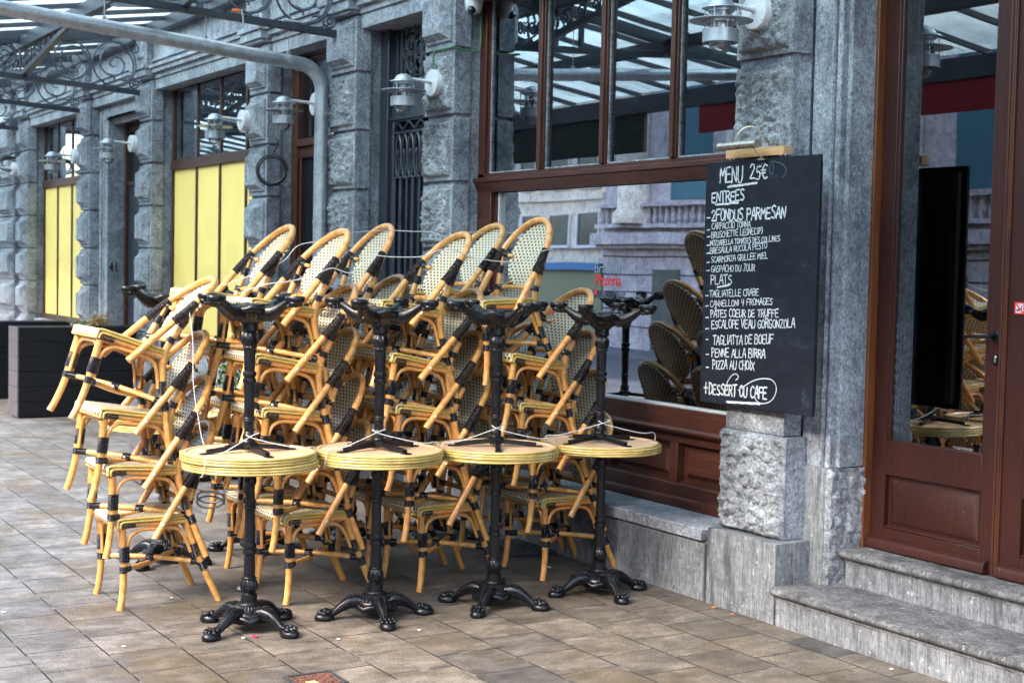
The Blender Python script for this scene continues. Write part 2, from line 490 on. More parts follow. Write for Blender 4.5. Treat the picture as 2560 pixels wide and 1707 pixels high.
def weave_mat():
    t = NT("black_and_cream_weave")
    uv = t.tc("UV")
    sx = t.new("ShaderNodeSeparateXYZ"); t.link(uv, sx.inputs[0])
    PU, PV = 0.0320, 0.0178
    row = t.math('DIVIDE', sx.outputs[1], PV)
    rf = t.math('FLOOR', row)
    par = t.math('MODULO', rf, 2.0)
    u = t.math('ADD', t.math('DIVIDE', sx.outputs[0], PU), t.math('MULTIPLY', par, 0.5))
    fu = t.math('FRACT', u); fv = t.math('FRACT', row)
    du = t.math('ABSOLUTE', t.math('SUBTRACT', fu, 0.5)); dv = t.math('ABSOLUTE', t.math('SUBTRACT', fv, 0.5))
    a = t.math('LESS_THAN', du, 0.23); b = t.math('LESS_THAN', dv, 0.30)
    blk = t.math('MULTIPLY', a, b)
    n = t.noise(t.tc(), 90, 3, 0.6)
    cream = t.ramp(n, [(0.3, (0.50, 0.435, 0.30)), (0.7, (0.66, 0.595, 0.45))])
    # strand gaps
    t.base(t.mix(blk, cream, (0.004, 0.004, 0.008)))
    t.rough(0.42); t.set(Coat_Weight=0.15)
    h = t.math('MULTIPLY', t.math('SINE', t.math('MULTIPLY', u, 12.566)), t.math('SINE', t.math('MULTIPLY', row, 6.283)))
    t.bump(h, 0.35, 0.0015)
    return t.mat
M_WEAVE = weave_mat()
def table_edge():
    t = NT("brass_banded_edge")
    o = t.tc()
    n = t.noise(o, 14, 4, 0.6)
    d = t.noise(o, 60, 3, 0.6)
    c = t.ramp(n, [(0.3, (0.29, 0.20, 0.048)), (0.7, (0.54, 0.40, 0.135))])
    c = t.mix(t.math('MULTIPLY', t.ramp(d, [(0.6, 0.0), (0.7, 1.0)]), 0.35), c, (0.16, 0.11, 0.03))
    t.base(c); t.rough(0.3); t.set(Coat_Weight=0.4)
    return t.mat
M_EDGE = table_edge()
M_TOP = simple("blond_tabletop", (0.56, 0.375, 0.235), 0.38, var=0.12, scale=10, coat=0.2)
M_BOARD = None
def board_mat():
    t = NT("blackboard")
    o = t.tc()
    n = t.noise(t.mapping(o, (1, 1, 1.8)), 4.5, 8, 0.74, 1.2)
    c = t.ramp(n, [(0.40, (0.006, 0.008, 0.014)), (0.58, (0.010, 0.013, 0.022)), (0.70, (0.032, 0.039, 0.062))])
    t.base(c); t.rough(0.65); t.set(Specular_IOR_Level=0.22)
    return t.mat
M_BOARD = board_mat()

def paving_mat():
    t = NT("terrace_slabs")
    o = t.tc()
    wob = t.noise(o, 3.0, 3, 0.5)
    wv = t.new("ShaderNodeVectorMath", operation='ADD')
    t.link(o, wv.inputs[0])
    cmb = t.new("ShaderNodeCombineXYZ")
    t.link(t.math('MULTIPLY_ADD', wob, 0.012, -0.006), cmb.inputs[0]); t.link(t.math('MULTIPLY_ADD', wob, -0.012, 0.006), cmb.inputs[1])
    t.link(cmb.outputs[0], wv.inputs[1])
    # rows run along X with pitch .298 ; slabs .313 long, half offset
    m = t.mapping(wv.outputs[0], (1, 1, 1), (0.0, -1.392 + 0.298 * 20, 0))
    br = t.new("ShaderNodeTexBrick", offset=0.5, offset_frequency=2, squash=1.0)
    t.link(t.mapping(m, (1, 1, 1), (6.873 + 0.313 * 60, 0, 0)), br.inputs["Vector"])
    br.inputs["Scale"].default_value = 1.0
    br.inputs["Brick Width"].default_value = 0.313; br.inputs["Row Height"].default_value = 0.298
    br.inputs["Mortar Size"].default_value = 0.0040; br.inputs["Mortar Smooth"].default_value = 0.1
    br.inputs["Color1"].default_value = (0, 0, 0, 1); br.inputs["Color2"].default_value = (1, 1, 1, 1)
    br.inputs["Mortar"].default_value = (0.5, 0.5, 0.5, 1)
    slab = br.outputs["Color"]; mort = br.outputs["Fac"]
    sep = t.new("ShaderNodeSeparateColor"); t.link(slab, sep.inputs[0])
    rnd = sep.outputs[0]
    sx = t.new("ShaderNodeSeparateXYZ"); t.link(o, sx.inputs[0])
    # slabs paler and greyer far to the left, browner near the stacks
    side = t.ramp(t.math('MULTIPLY_ADD', sx.outputs[1], 0.40, t.math('MULTIPLY_ADD', sx.outputs[0], 0.24, 1.55)), [(0.45, 0.0), (0.95, 1.0)])
    brown = t.ramp(rnd, [(0.0, (0.066, 0.062, 0.062)), (0.22, (0.104, 0.088, 0.074)), (1.0, (0.134, 0.114, 0.094))])
    grey = t.ramp(rnd, [(0.0, (0.112, 0.112, 0.118)), (1.0, (0.162, 0.161, 0.165))])
    c = t.mix(side, grey, brown)
    st = t.noise(t.mapping(o, (1.0, 0.45, 1)), 11.0, 9, 0.78, 0.4)
    c = t.mix(0.85, c, t.ramp(st, [(0.34, 0.40), (0.5, 0.95), (0.66, 1.70)]), 'MULTIPLY')
    oc = t.noise(o, 1.9, 5, 0.6)
    c = t.mix(t.math('MULTIPLY', t.ramp(oc, [(0.50, 0.0), (0.62, 1.0)]), 0.5), c, (0.098, 0.068, 0.032))
    bl = t.noise(o, 4.2, 8, 0.75)
    c = t.mix(0.6, c, t.ramp(bl, [(0.36, 0.45), (0.5, 1.0), (0.64, 1.5)]), 'MULTIPLY')
    gr = t.noise(o, 130, 3, 0.75)
    c = t.mix(0.6, c, t.ramp(gr, [(0.36, 0.35), (0.5, 1.0), (0.64, 1.6)]), 'MULTIPLY')
    gm = t.new('ShaderNodeTexVoronoi'); gm.inputs['Scale'].default_value = 3.4; t.link(o, gm.inputs['Vector'])
    c = t.mix(t.math('MULTIPLY', t.math('LESS_THAN', gm.outputs['Distance'], 0.055), 0.55), c, (0.035, 0.033, 0.036))
    # joint : mostly dark, sandy where the sand still fills it
    sand = t.noise(o, 5.5, 4, 0.7)
    jc = t.ramp(sand, [(0.53, (0.010, 0.009, 0.011)), (0.66, (0.21, 0.18, 0.135))])
    c = t.mix(mort, c, jc)
    t.base(c)
    t.rough(t.ramp(st, [(0.3, 0.5), (0.7, 0.75)])); t.set(Specular_IOR_Level=0.35)
    h = t.math('ADD', t.math('MULTIPLY', t.math('SUBTRACT', 1.0, mort), 1.0), t.math('MULTIPLY', gr, 0.22))
    h = t.math('ADD', h, t.math('MULTIPLY', st, 0.25))
    t.bump(h, 0.55, 0.004)
    return t.mat
M_PAVE = paving_mat()
# ------------------------------------------------------------------ ground
mb = MB(); mb.box(-120, 60, -9.0, 40, -0.6, -0.004)
mb = MB(); mb.add([(-200, -200, -0.008), (200, -200, -0.008), (200, 200, -0.008), (-200, 200, -0.008)], [(0, 1, 2, 3)])
ob("ground", mb, M_ASPH, smooth=None, kind="structure")
mb = MB(); mb.add([(-60, -2.6, 0.0), (12, -2.6, 0.0), (12, 4.7, 0.0), (-60, 4.7, 0.0)], [(0, 1, 2, 3)])
ob("terrace_paving", mb, M_PAVE, smooth=None, kind="structure")
mb = MB(); mb.box(-60, 12, -2.75, -2.6, -0.05, 0.006)
ob("kerb", mb, M_STEP, bevel=0.01, kind="structure")
mb = MB(); mb.box(-60, 12, -7.6, -5.9, -0.3, 0.004)
ob("far_pavement", mb, M_STEP, smooth=None, kind="structure")

# ------------------------------------------------------------------ the stone building
BLD = thing("stone_building", "long blue-grey stone facade with rusticated piers, tall windows and mahogany doors", "building", (0, 0, 0))
YF, YW = 4.62, 4.82
JO = [0.86, 1.295, 1.73, 2.165, 2.60, 3.03, 3.45]

def rough_face(mb, x0, x1, z0, z1, y, amp, mar, seed, res=0.0115):
    nu, nv = max(4, int((x1 - x0) / res)), max(4, int((z1 - z0) / res))
    def fn(u, v):
        x = x0 + (x1 - x0) * u; z = z0 + (z1 - z0) * v
        d = min(x - x0, x1 - x, z - z0, z1 - z)
        k = min(1, max(0, (d - mar) / 0.012))
        p = Vector((x * 9 + seed, z * 9, seed * 3.1))
        h = noise.fractal(p, 0.9, 2.1, 5) * 0.5 + 0.5
        vd = noise.voronoi(Vector((x * 15 + z * 5 + seed, z * 17 - x * 6, seed)))[0]
        h2 = min(1.0, (vd[1] - vd[0]) * 1.3)
        h3 = abs(noise.noise(Vector((x * 60, z * 52 + x * 20, seed))))
        return (x, y - 0.001 - k * amp * (0.10 + 0.40 * h + 0.42 * h2 + 0.35 * h3), z)
    mb.grid(fn, nu, nv)

def pilaster(x0, x1, styles, label=None, base=0.38, back=5.08, retx=None, cap=True, left_only=False):
    """styles: one of 'rough'/'panel' for each block from z=.38 up"""
    mb = MB()
    zs = [base] + JO
    mb.mi = 0
    mb.box(x0 + 0.004, x1 - 0.024, YF + 0.028, 4.745, base, JO[-1])          # recessed core seen in the joints
    mb.box(x0 + 0.006, x1 - 0.020, 4.7, back, 0.0, 4.25)                     # shaft behind the blocks
    for i, st in enumerate(styles):
        z0, z1 = zs[i] + (0.013 if i else 0), zs[i + 1] - 0.013
        mb.mi = 0
        mb.box(x0, x1, YF, 4.742, z0, z1)
        if st == 'rough':
            mb.mi = 1
            rough_face(mb, x0 + 0.002, x1 - 0.002, z0 + 0.002, z1 - 0.002, YF, 0.066, 0.024, x0 * 3.7 + i * 1.9)
        elif st == 'hewn':
            mb.mi = 1
            rough_face(mb, x0 - 0.003, x1 + 0.002, z0, z1, YF - 0.004, 0.062, 0.002, x0 * 3.7 + i * 1.9)
        else:
            mb.mi = 0
            w = 0.032
            mb.frustum(x0 + w, x1 - w, z0 + w, z1 - w, YF - 0.001, YF - 0.022, 0.006)
            mb.frustum(x0 + w + 0.020, x1 - w - 0.020, z0 + w + 0.020, z1 - w - 0.020, YF - 0.0215, YF - 0.075, 0.034)
    mb.mi = 2
    mb.box(x0 - 0.03, x1 + 0.045, 4.525, 4.78, 0.0, base)                    # plinth block
    return ob("pilaster", mb, [M_STONE, M_ROUGH, M_PLINTH], BLD, smooth=22, bevel=0.003, label=label)

RR = ['rough'] * 6 + ['panel']
PP = ['panel'] * 7
# nearest pier, beside the door
mb = MB()
mb.box(-5.575 + .006, -5.17 - .02, 4.70, 5.08, 0, 4.2)
mb.mi = 0
mb.box(-5.571, -5.172, YF, 4.74, 0.86, 2.600)
mb.mi = 1; rough_face(mb, -5.569, -5.174, 0.98, 2.598, YF, 0.068, 0.024, 11.3, 0.0105)
mb.mi = 0; mb.box(-5.571, -5.196, YF + 0.024, 4.738, 2.60, 2.64)
mb.box(-5.571, -5.172, YF, 4.74, 2.64, 3.45)
mb.mi = 1; rough_face(mb, -5.569, -5.174, 2.642, 3.448, YF, 0.068, 0.024, 4.3, 0.0105)
mb.mi = 1; rough_face(mb, -5.572, -5.155, 0.862, 0.968, YF - 0.002, 0.016, 0.003, 2.3, 0.009)
mb.mi = 0; mb.box(-5.575, -5.135, YF - 0.002, 4.742, 0.376, 0.855)
mb.mi = 1; rough_face(mb, -5.585, -5.13, 0.376, 0.86, YF - 0.004, 0.075, 0.002, 23.7, 0.0095)
mb.mi = 2; mb.box(-5.575, -5.082, 4.523, 4.74, 0.0, 0.376)
mb.mi = 0
ob("pilaster", mb, [M_STONE, M_ROUGH, M_PLINTH], BLD, smooth=28, bevel=0.004, label="tall rough-hewn pier behind the menu board")
# jamb between that pier and the door: plain upper shaft with a bead, rough block below
mb = MB()
jz = 0.727
mb.box(-5.165, -5.030, 4.747, 5.05, jz, 4.2)
mb.box(-5.0300, -4.998, 4.775, 5.05, jz, 4.2)
mb.tube([(-5.012, 4.768, jz), (-5.012, 4.768, 4.2)], 0.016, 12)
mb.tube([(-5.038, 4.745, jz), (-5.038, 4.745, 4.2)], 0.007, 8)
mb.extrude([(-5.0, 4.80), (-4.985, 4.815), (-4.985, 4.963), (-5.0, 4.963)], 2, jz, 4.2)
mb.mi = 2
mb.box(-5.135, -4.998, 4.737, 5.05, 0.0, jz)
mb.mi = 1
def rf(u, v):
    y = 4.742 + (4.965 - 4.742) * u; z = 0.182 + (jz - 0.184) * v
    h = noise.fractal(Vector((y * 9, z * 9, 5.5)), 0.9, 2.1, 5) * 0.5 + 0.5
    vd = noise.voronoi(Vector((y * 17 + z * 5, z * 19, 1.0)))[0]; h2 = min(1.0, (vd[1] - vd[0]) * 1.3)
    k = min(1, u / 0.08)
    return (-4.998 + k * 0.032 * (0.2 + 0.6 * h + 0.5 * h2), y, z)
mb.grid(rf, 24, 56)
ob("door_jamb", mb, [M_STONE, M_ROUGH, M_PLINTH], BLD, smooth=28, bevel=0.003)

pilaster(-8.81, -8.405, RR[:6] + ['panel'], "pier between the grille door and the shop window")
pilaster(-10.36, -9.905, RR[:6] + ['panel'], "pier behind the galvanised downpipe")
pilaster(-12.045, -11.64, PP, "panelled pier with a coil of black cable")
pilaster(-15.19, -14.785, PP)
pilaster(-17.50, -17.12, PP)
pilaster(-20.61, -20.165, PP)
pilaster(-22.6, -20.95, PP)
pilaster(-24.6, -24.15, PP)
pilaster(-2.9, -2.45, RR)

# jamb with the house number
mb = MB()
mb.box(-17.14, -16.80, 4.742, 5.2, 0.0, 3.3)
mb.box(-17.07, -16.99, 4.722, 4.75, 0.38, 3.3); mb.box(-16.955, -16.92, 4.73, 4.75, 0.38, 3.3)
mb.box(-17.1, -15.15, 4.735, 5.2, 3.19, 3.45)
mb.extrude([(4.735, 3.19), (4.735, 3.225), (4.80, 3.16), (4.80, 3.14), (4.86, 3.14), (4.86, 3.19)], 0, -16.8, -15.19)
ob("number_jamb", mb, M_STONE, BLD, bevel=0.004)
def text_mesh(txt, size, mat, ext=0.002, spacing=1.0):
    cu = bpy.data.curves.new("t", 'FONT'); cu.body = txt; cu.size = size; cu.extrude = ext; cu.space_character = spacing
    o = bpy.data.objects.new("t", cu); COL.objects.link(o)
    dg = bpy.context.evaluated_depsgraph_get(); dg.update()
    me = bpy.data.meshes.new_from_object(o.evaluated_get(dg))
    bpy.data.objects.remove(o); bpy.data.curves.remove(cu)
    me.materials.clear(); me.materials.append(mat)
    return me
def put_text(name, txt, size, mat, loc, parent=None, sx=1.0, ext=0.002, rz=0.0, spacing=1.0):
    me = text_mesh(txt, size, mat, ext, spacing)
    o = bpy.data.objects.new(name, me); COL.objects.link(o)
    o.location = loc; o.rotation_euler = (PI / 2, 0, rz); o.scale = (sx, 1, 1)
    if parent: o.parent = parent
    return o
# number 41 stands on the reveal that faces the street end
put_text("house_number", "41", 0.165, M_BLACK, (-16.795, 4.762, 1.465), BLD, 0.60, 0.006, PI / 2, 1.15)

put_text("faded_number", "57", 0.13, M_FADED, (-9.9025, 4.652, 1.935), BLD, 0.8, 0.0008, PI / 2)
put_text("faded_number", "55", 0.12, M_FADED, (-4.9835, 4.852, 1.855), BLD, 0.62, 0.0008, PI / 2)
# entablature
mb = MB()
XL, XR = -26.5, -2.0
mb.box(XL, XR, 4.64, 5.1, 3.45, 4.3)
mb.box(XL, XR, 4.66, 5.1, 3.345, 3.45)
mb.box(XL, XR, 4.60, 4.66, 3.50, 3.545); mb.box(XL, XR, 4.575, 4.66, 3.545, 3.575)
mb.box(XL, XR, 4.615, 4.66, 3.62, 3.64); mb.box(XL, XR, 4.615, 4.66, 3.96, 3.985)
mb.box(XL, XR, 4.50, 4.66, 4.10, 4.14); mb.box(XL, XR, 4.44, 4.66, 4.14, 4.3)
for a, b in ((-5.575, -5.17), (-8.81, -8.405), (-10.36, -9.905), (-12.045, -11.64), (-15.19, -14.785), (-17.5, -17.12), (-20.61, -20.165), (-21.42, -20.95)):
    mb.box(a - 0.012, b + 0.012, 4.560, 4.64, 3.452, 3.475)
    mb.box(a - 0.03, b + 0.03, 4.535, 4.64, 3.475, 3.545)
    mb.box(a - 0.045, b + 0.045, 4.515, 4.64, 3.545, 3.585)
    mb.box(a + 0.02, b - 0.02, 4.565, 4.64, 3.585, 4.10)
    mb.frustum(a + 0.07, b - 0.07, 3.66, 4.03, 4.5645, 4.545, 0.02)
ob("entablature", mb, M_STONE, BLD, bevel=0.005)
mb = MB(); mb.box(XL, XR, 4.64, 6.5, 4.3, 8.0)
ob("upper_wall", mb, M_STONE, BLD, smooth=None)
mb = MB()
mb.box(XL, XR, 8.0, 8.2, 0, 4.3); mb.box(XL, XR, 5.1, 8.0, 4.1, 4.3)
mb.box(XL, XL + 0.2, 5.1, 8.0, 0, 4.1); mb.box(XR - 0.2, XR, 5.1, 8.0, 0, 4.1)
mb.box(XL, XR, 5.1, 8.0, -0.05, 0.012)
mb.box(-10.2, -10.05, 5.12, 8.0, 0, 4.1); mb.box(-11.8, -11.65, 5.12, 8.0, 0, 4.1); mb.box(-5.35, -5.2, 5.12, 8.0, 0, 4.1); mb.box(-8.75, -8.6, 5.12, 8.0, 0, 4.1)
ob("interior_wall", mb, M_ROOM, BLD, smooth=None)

# plinth below the shop window
mb = MB()
mb.box(-8.36, -5.61, 4.532, 4.80, 0.0, 0.288)
ob("plinth_wall", mb, M_PLINTH, BLD, bevel=0.004)
mb = MB(); mb.box(-8.36, -5.612, 4.512, 5.0, 0.300, 0.360)
mb.box(-8.36, -5.612, 4.548, 4.9, 0.285, 0.302)
ob("stone_ledge", mb, M_STONE, BLD, bevel=0.006)

# ---- shop window
mb = MB()
zt = 3.40
X0, X1 = -8.425, -5.565
def fr(x0, x1, z0, z1, y0=YW, y1=4.93): mb.box(x0, x1, y0, y1, z0, z1)
fr(X0, -8.345, 2.145, zt); fr(-8.345, -8.295, 2.21, zt, YW + 0.02)
fr(X0, X1, zt, zt + 0.1)
fr(X0, X1, 2.16, 2.225)                                  # transom
mb.box(X0, X1, YW - 0.035, YW, 2.168, 2.198)             # lip of the transom
mb.extrude([(YW, 2.10), (YW, 2.160), (YW - 0.028, 2.166), (YW - 0.018, 2.14), (YW - 0.008, 2.12)], 0, X0, X1)
fr(X0, -8.25, 0.36, 2.145, YW, 4.95); fr(-8.25, -8.20, 0.9, 2.10, YW + 0.03, 4.95)
fr(X0 + .175, X1, 2.105, 2.15, YW + 0.035)
fr(-8.25, X1, 0.785, 0.888, YW, 4.97)                    # bottom rail
mb.extrude([(YW + .01, 0.742), (YW + .01, 0.792), (YW - 0.03, 0.790), (YW - 0.042, 0.778), (YW - 0.042, 0.768), (YW - 0.02, 0.752)], 0, -8.25, X1)
fr(-8.25, X1, 0.36, 0.745, YW + 0.055, 4.97)             # back board of the panels
fr(-8.25, X1, 0.412, 0.482, YW, 4.95); fr(-8.25, X1, 0.700, 0.742, YW + 0.012, 4.95)
mb.extrude([(YW + .01, 0.36), (YW + .01, 0.418), (YW - 0.014, 0.414), (YW - 0.022, 0.402), (YW - 0.022, 0.366), (YW - 0.02, 0.36)], 0, -8.25, X1)
mb.extrude([(YW + .01, 0.478), (YW + .07, 0.478), (YW + .05, 0.50), (YW + .01, 0.486)], 0, -8.25, X1)
xs = [-8.25, -7.60, -6.935, -6.255, -5.575]
for x in xs[1:4]: fr(x - 0.035, x + 0.035, 0.48, 0.702, YW + 0.004, 4.95)
for a, b in zip(xs[:-1], xs[1:]):
    mb.frustum(a + 0.07, b - 0.07, 0.515, 0.672, YW + 0.054, YW + 0.03, 0.028)
win = ob("shop_window", mb, M_MAHOGX, BLD, bevel=0.004)
for x, w in ((-7.657, 0.07), (-6.985, 0.062), (-6.325, 0.062), (-5.66, 0.06)):
    mb = MB(); mb.box(x - w / 2, x + w / 2, YW - 0.004, 4.92, 2.226, zt - 0.001); mb.box(x - w / 2 + 0.012, x + w / 2 - 0.012, YW - 0.018, YW, 2.226, zt - 0.001)
    ob("mullion", mb, M_MAHOG, win, bevel=0.004)
for a, b in ((-8.296, -7.69), (-7.624, -7.014), (-6.956, -6.354), (-6.296, -5.69)):
    mb = MB(); mb.box(a, b, 4.846, 4.852, 2.224, zt)
    ob("pane", mb, M_GLASSUP, win, smooth=None)
    mb = MB(); mb.box(a, a + 0.008, 4.834, 4.846, 2.226, zt); mb.box(b - 0.008, b, 4.834, 4.846, 2.226, zt); mb.box(a + .008, b - .008, 4.834, 4.846, 2.226, 2.234)
    ob("glazing_bead", mb, M_STONE, win, smooth=None)
mb = MB(); mb.box(-8.205, -5.575, 4.872, 4.880, 0.885, 2.108)
ob("pane", mb, M_GLASS, win, smooth=None)
mb = MB(); mb.box(-8.198, -5.575, 4.850, 4.871, 0.888, 0.899); mb.box(-8.200, -8.188, 4.850, 4.871, 0.899, 2.104)
ob("glazing_bead", mb, M_LAMPWH, win, smooth=None)
YG = 4.8715
for txt, x, z, s, m, sx in (("Brasserie", -7.115, 1.600, 0.082, M_GREYTXT, 1.0), ("Pizzeria", -7.105, 1.527, 0.092, M_RED, 0.92), ("Restaurant", -7.125, 1.452, 0.075, M_DARKTXT, 1.0)):
    put_text("lettering", txt, s, m, (x, YG - 0.001, z), win, sx, 0.0008)
mb = MB(); mb.ball((-7.10, YG, 1.485), 0.02, 0.002, 0.02)
ob("logo", mb, M_RED, win)
# list of dishes on a dark film behind the glass
mb = MB(); mb.box(-8.13, -7.55, 4.884, 4.890, 1.28, 1.83)
film = ob("menu_film", mb, M_DARKPANE, win, smooth=None)
z = 1.745
for txt in ("PIZZER", "A KU", "GO D W", "END ERY", "& GLU", "TE", "EN"):
    put_text("lettering", txt, 0.072, M_WHITE, (-8.02, 4.8835, z), win, 0.9, 0.0005); z -= 0.068
put_text("lettering", "erzun", 0.11, M_RED, (-7.62, YG - 0.001, 1.335), win, 1.0, 0.0008)
put_text("lettering", "Dorlan", 0.10, M_RED, (-7.70, YG - 0.001, 1.16), win, 1.0, 0.0008)
mb = MB(); mb.box(-7.90, -7.62, YG - 0.002, YG - 0.0005, 1.77, 1.80)
ob("logo", mb, M_RED, win, smooth=None)

# ---- yellow boarded windows
def board_window(x0, x1, mull, zt, label):
    mb = MB()
    f = lambda a, b, c, d, y0=YW, y1=4.92: mb.box(a, b, y0, y1, c, d)
    f(x0, x0 + 0.035, 0.86, zt); f(x1 - 0.035, x1, 0.86, zt); f(x0, x1, zt, zt + 0.08)
    f(x0, x1, 2.53, 2.625, YW - 0.012); f(x0, x1, 0.80, 0.868, YW - 0.03)
    w = ob("boarded_window", mb, M_DKBROWN, BLD, bevel=0.004, label=label)
    mb = MB(); mb.box(x0 + .02, x1 - .02, 4.70, 5.0, 0.0, 0.80)
    ob("apron_wall", mb, M_STONE, w, smooth=None)
    e = [x0 + 0.035] + mull + [x1 - 0.035]
    for m in mull:
        mb = MB(); mb.box(m - 0.022, m + 0.022, YW + 0.012, 4.91, 2.626, zt); ob("mullion", mb, M_DKBROWN, w, bevel=0.004)
        mb = MB(); mb.box(m - 0.016, m + 0.016, YW + 0.006, 4.91, 0.869, 2.529); ob("mullion", mb, M_DKBROWN, w, bevel=0.003)
    for a, b in zip(e[:-1], e[1:]):
        mb = MB(); mb.box(a + 0.001, b - 0.001, 4.845, 4.851, 2.6255, zt); ob("pane", mb, M_GLASSUP, w, smooth=None)
        mb = MB(); mb.box(a + 0.003, b - 0.003, 4.845, 4.865, 0.869, 2.529); ob("yellow_board", mb, M_YELLOW, w, smooth=None)
    return w
board_window(-14.755, -12.05, [-14.02, -13.36, -12.68], 3.345, "window with the larger yellow boards, nearer the downpipe")
board_window(-20.13, -17.505, [-19.42, -18.72, -18.05], 3.345, "far window with yellow boards left of number 41")

# ---- brown narrow door with transom light behind the downpipe
mb = MB()
f = lambda a, b, c, d, y0=YW + .02, y1=4.95: mb.box(a, b, y0, y1, c, d)
f(-11.64, -11.52, 0, 3.40); f(-10.45, -10.33, 0, 3.40); f(-11.64, -10.33, 3.34, 3.45)
f(-11.52, -10.45, 2.58, 2.64, YW - 0.01); f(-11.52, -10.45, 2.49, 2.58, YW + 0.03)
f(-11.52, -11.488, 0, 2.49, YW + 0.045); f(-10.52, -10.45, 0, 2.49, YW + 0.045); f(-11.5, -10.45, 0, 0.3, YW + 0.045)
dr = ob("narrow_door", mb, M_MAHOG, BLD, bevel=0.004)
mb = MB(); mb.box(-11.488, -10.52, 4.895, 4.905, 0.3, 2.49); ob("dark_panel", mb, M_DARKPANE, dr, smooth=None)
mb = MB(); mb.box(-11.52, -10.45, 4.895, 4.901, 2.64, 3.34); ob("pane", mb, M_GLASSUP, dr, smooth=None)

# ---- charcoal door with iron grilles
mb = MB()
f = lambda a, b, c, d, y0=4.865, y1=5.0: mb.box(a, b, y0, y1, c, d)
f(-9.93, -9.80, 0, 3.44, 4.83); f(-8.90, -8.80, 0, 3.44, 4.83); f(-9.80, -8.90, 3.36, 3.44, 4.83)
f(-9.80, -8.90, 2.70, 2.925); f(-9.80, -8.90, 0, 0.55); f(-9.80, -8.90, 2.675, 2.70, 4.845)
f(-9.80, -9.765, 0.55, 2.675); f(-8.935, -8.90, 0.55, 2.675)
gd = ob("grille_door", mb, M_DOORGREY, BLD, bevel=0.004)
mb = MB(); mb.box(-9.80, -8.90, 4.93, 4.94, 0.5, 2.68); ob("dark_panel", mb, M_DARKPANE, gd, smooth=None)
mb = MB(); mb.box(-9.80, -8.90, 4.90, 4.906, 2.925, 3.36); ob("pane", mb, M_GLASSUP, gd, smooth=None)
mb = MB()
GY = 4.875
n = 8
for i in range(n + 1):
    x = -9.745 + 0.79 * i / n
    r = 0.014 + 0.004 * (i % 2)
    mb.tube([(x, GY, 0.55), (x, GY, 2.25)], r, 12)
    mb.lathe([(0.016, -0.012), (0.024, 0), (0.016, 0.012)], (x, GY, 2.25), 10)
    if i < n:
        xc = x + 0.05
        pts = [(xc + 0.045 * math.sin(a), GY, 2.41 - 0.155 * math.cos(a)) for a in [2 * PI * k / 24 for k in range(24)]]
        mb.tube(pts, 0.0105, 7, closed=True)
        mb.tube([(xc, GY, 2.28), (xc, GY, 2.44)], 0.007, 6)
        mb.ball((xc, GY - .005, 2.44), 0.016, 0.012, 0.024, 8, 6)
mb.box(-9.765, -8.935, GY - .01, GY + .01, 2.575, 2.592)
mb.tube([(-9.765 + 0.83 * k / 60, GY, 2.632 + 0.024 * math.sin(k / 60 * 2 * PI * 4.5)) for k in range(61)], 0.010, 6)
mb.box(-9.765, -8.935, GY - .01, GY + .01, 2.662, 2.675)
def spiral(c, r0, turns, ax, rad, a0=0, sgn=1, n=46, dec=0.9, r=8):
    # flat scroll in the plane given by ax ('xz' or 'yz')
    P = []
    for k in range(n):
        t = k / (n - 1); q = a0 + sgn * 2 * PI * turns * t; rr = r0 * (1 - dec * t)
        d = (rr * math.cos(q), rr * math.sin(q))
        P.append((c[0] + d[0], c[1], c[2] + d[1]) if ax == 'xz' else (c[0], c[1] + d[0], c[2] + d[1]))
    return P
ob("grille", mb, M_DOORGREY, gd)
mb = MB()
for k in range(7):
    x = -9.76 + 0.82 * k / 6; mb.tube([(x, GY + .01, 2.925), (x, GY + .01, 3.36)], 0.006, 6)
for zz in (2.98, 3.30): mb.tube([(-9.80, GY + .01, zz), (-8.90, GY + .01, zz)], 0.006, 6)
for cx in (-9.50, -9.20):
    for sg in (1, -1):
        mb.tube(spiral((cx, GY, 3.14 + sg * 0.05), 0.088, 1.5, 'xz', 1, PI / 2 * sg, sg), 0.0095, 6)
        mb.tube(spiral((cx + 0.1 * sg, GY, 3.14), 0.055, 1.3, 'xz', 1, 0, -sg), 0.009, 6)
mb.tube([(-9.67, GY, 2.97), (-9.67, GY, 3.33)], 0.010, 6); mb.tube([(-9.35, GY, 2.97), (-9.35, GY, 3.34)], 0.012, 6)
for k in range(9): mb.ball((-9.67 + 0.08 * k, GY - .005, 3.0 + 0.3 * (k % 2)), 0.014, 0.01, 0.02, 6, 5)
ob("grille", mb, M_DOORGREY, gd)

# ---- dark door at number 41
mb = MB()
mb.box(-16.805, -16.74, 4.93, 5.12, 0, 3.19); mb.box(-15.3, -15.19, 4.93, 5.12, 0, 3.19); mb.box(-16.74, -15.3, 4.96, 5.12, 3.05, 3.19)
mb.box(-16.74, -15.3, 4.955, 5.06, 2.45, 2.5)
dd = ob("number_door", mb, M_DKBROWN, BLD, bevel=0.004)
mb = MB(); mb.box(-16.74, -15.3, 4.97, 5.0, 0, 2.45); ob("dark_panel", mb, M_DOORGREY, dd, smooth=None)
mb = MB(); mb.box(-16.74, -15.3, 4.98, 4.986, 2.5, 3.05); ob("pane", mb, M_DARKPANE, dd, smooth=None)
mb = MB(); mb.box(-20.95, -20.61, 4.9, 5.0, 0, 3.4); ob("side_door", mb, M_DKBROWN, BLD, smooth=None)
mb = MB(); mb.box(-24.15, -22.6, 4.86, 5.0, 0, 3.4); ob("far_window", mb, M_DKBROWN, BLD, smooth=None)

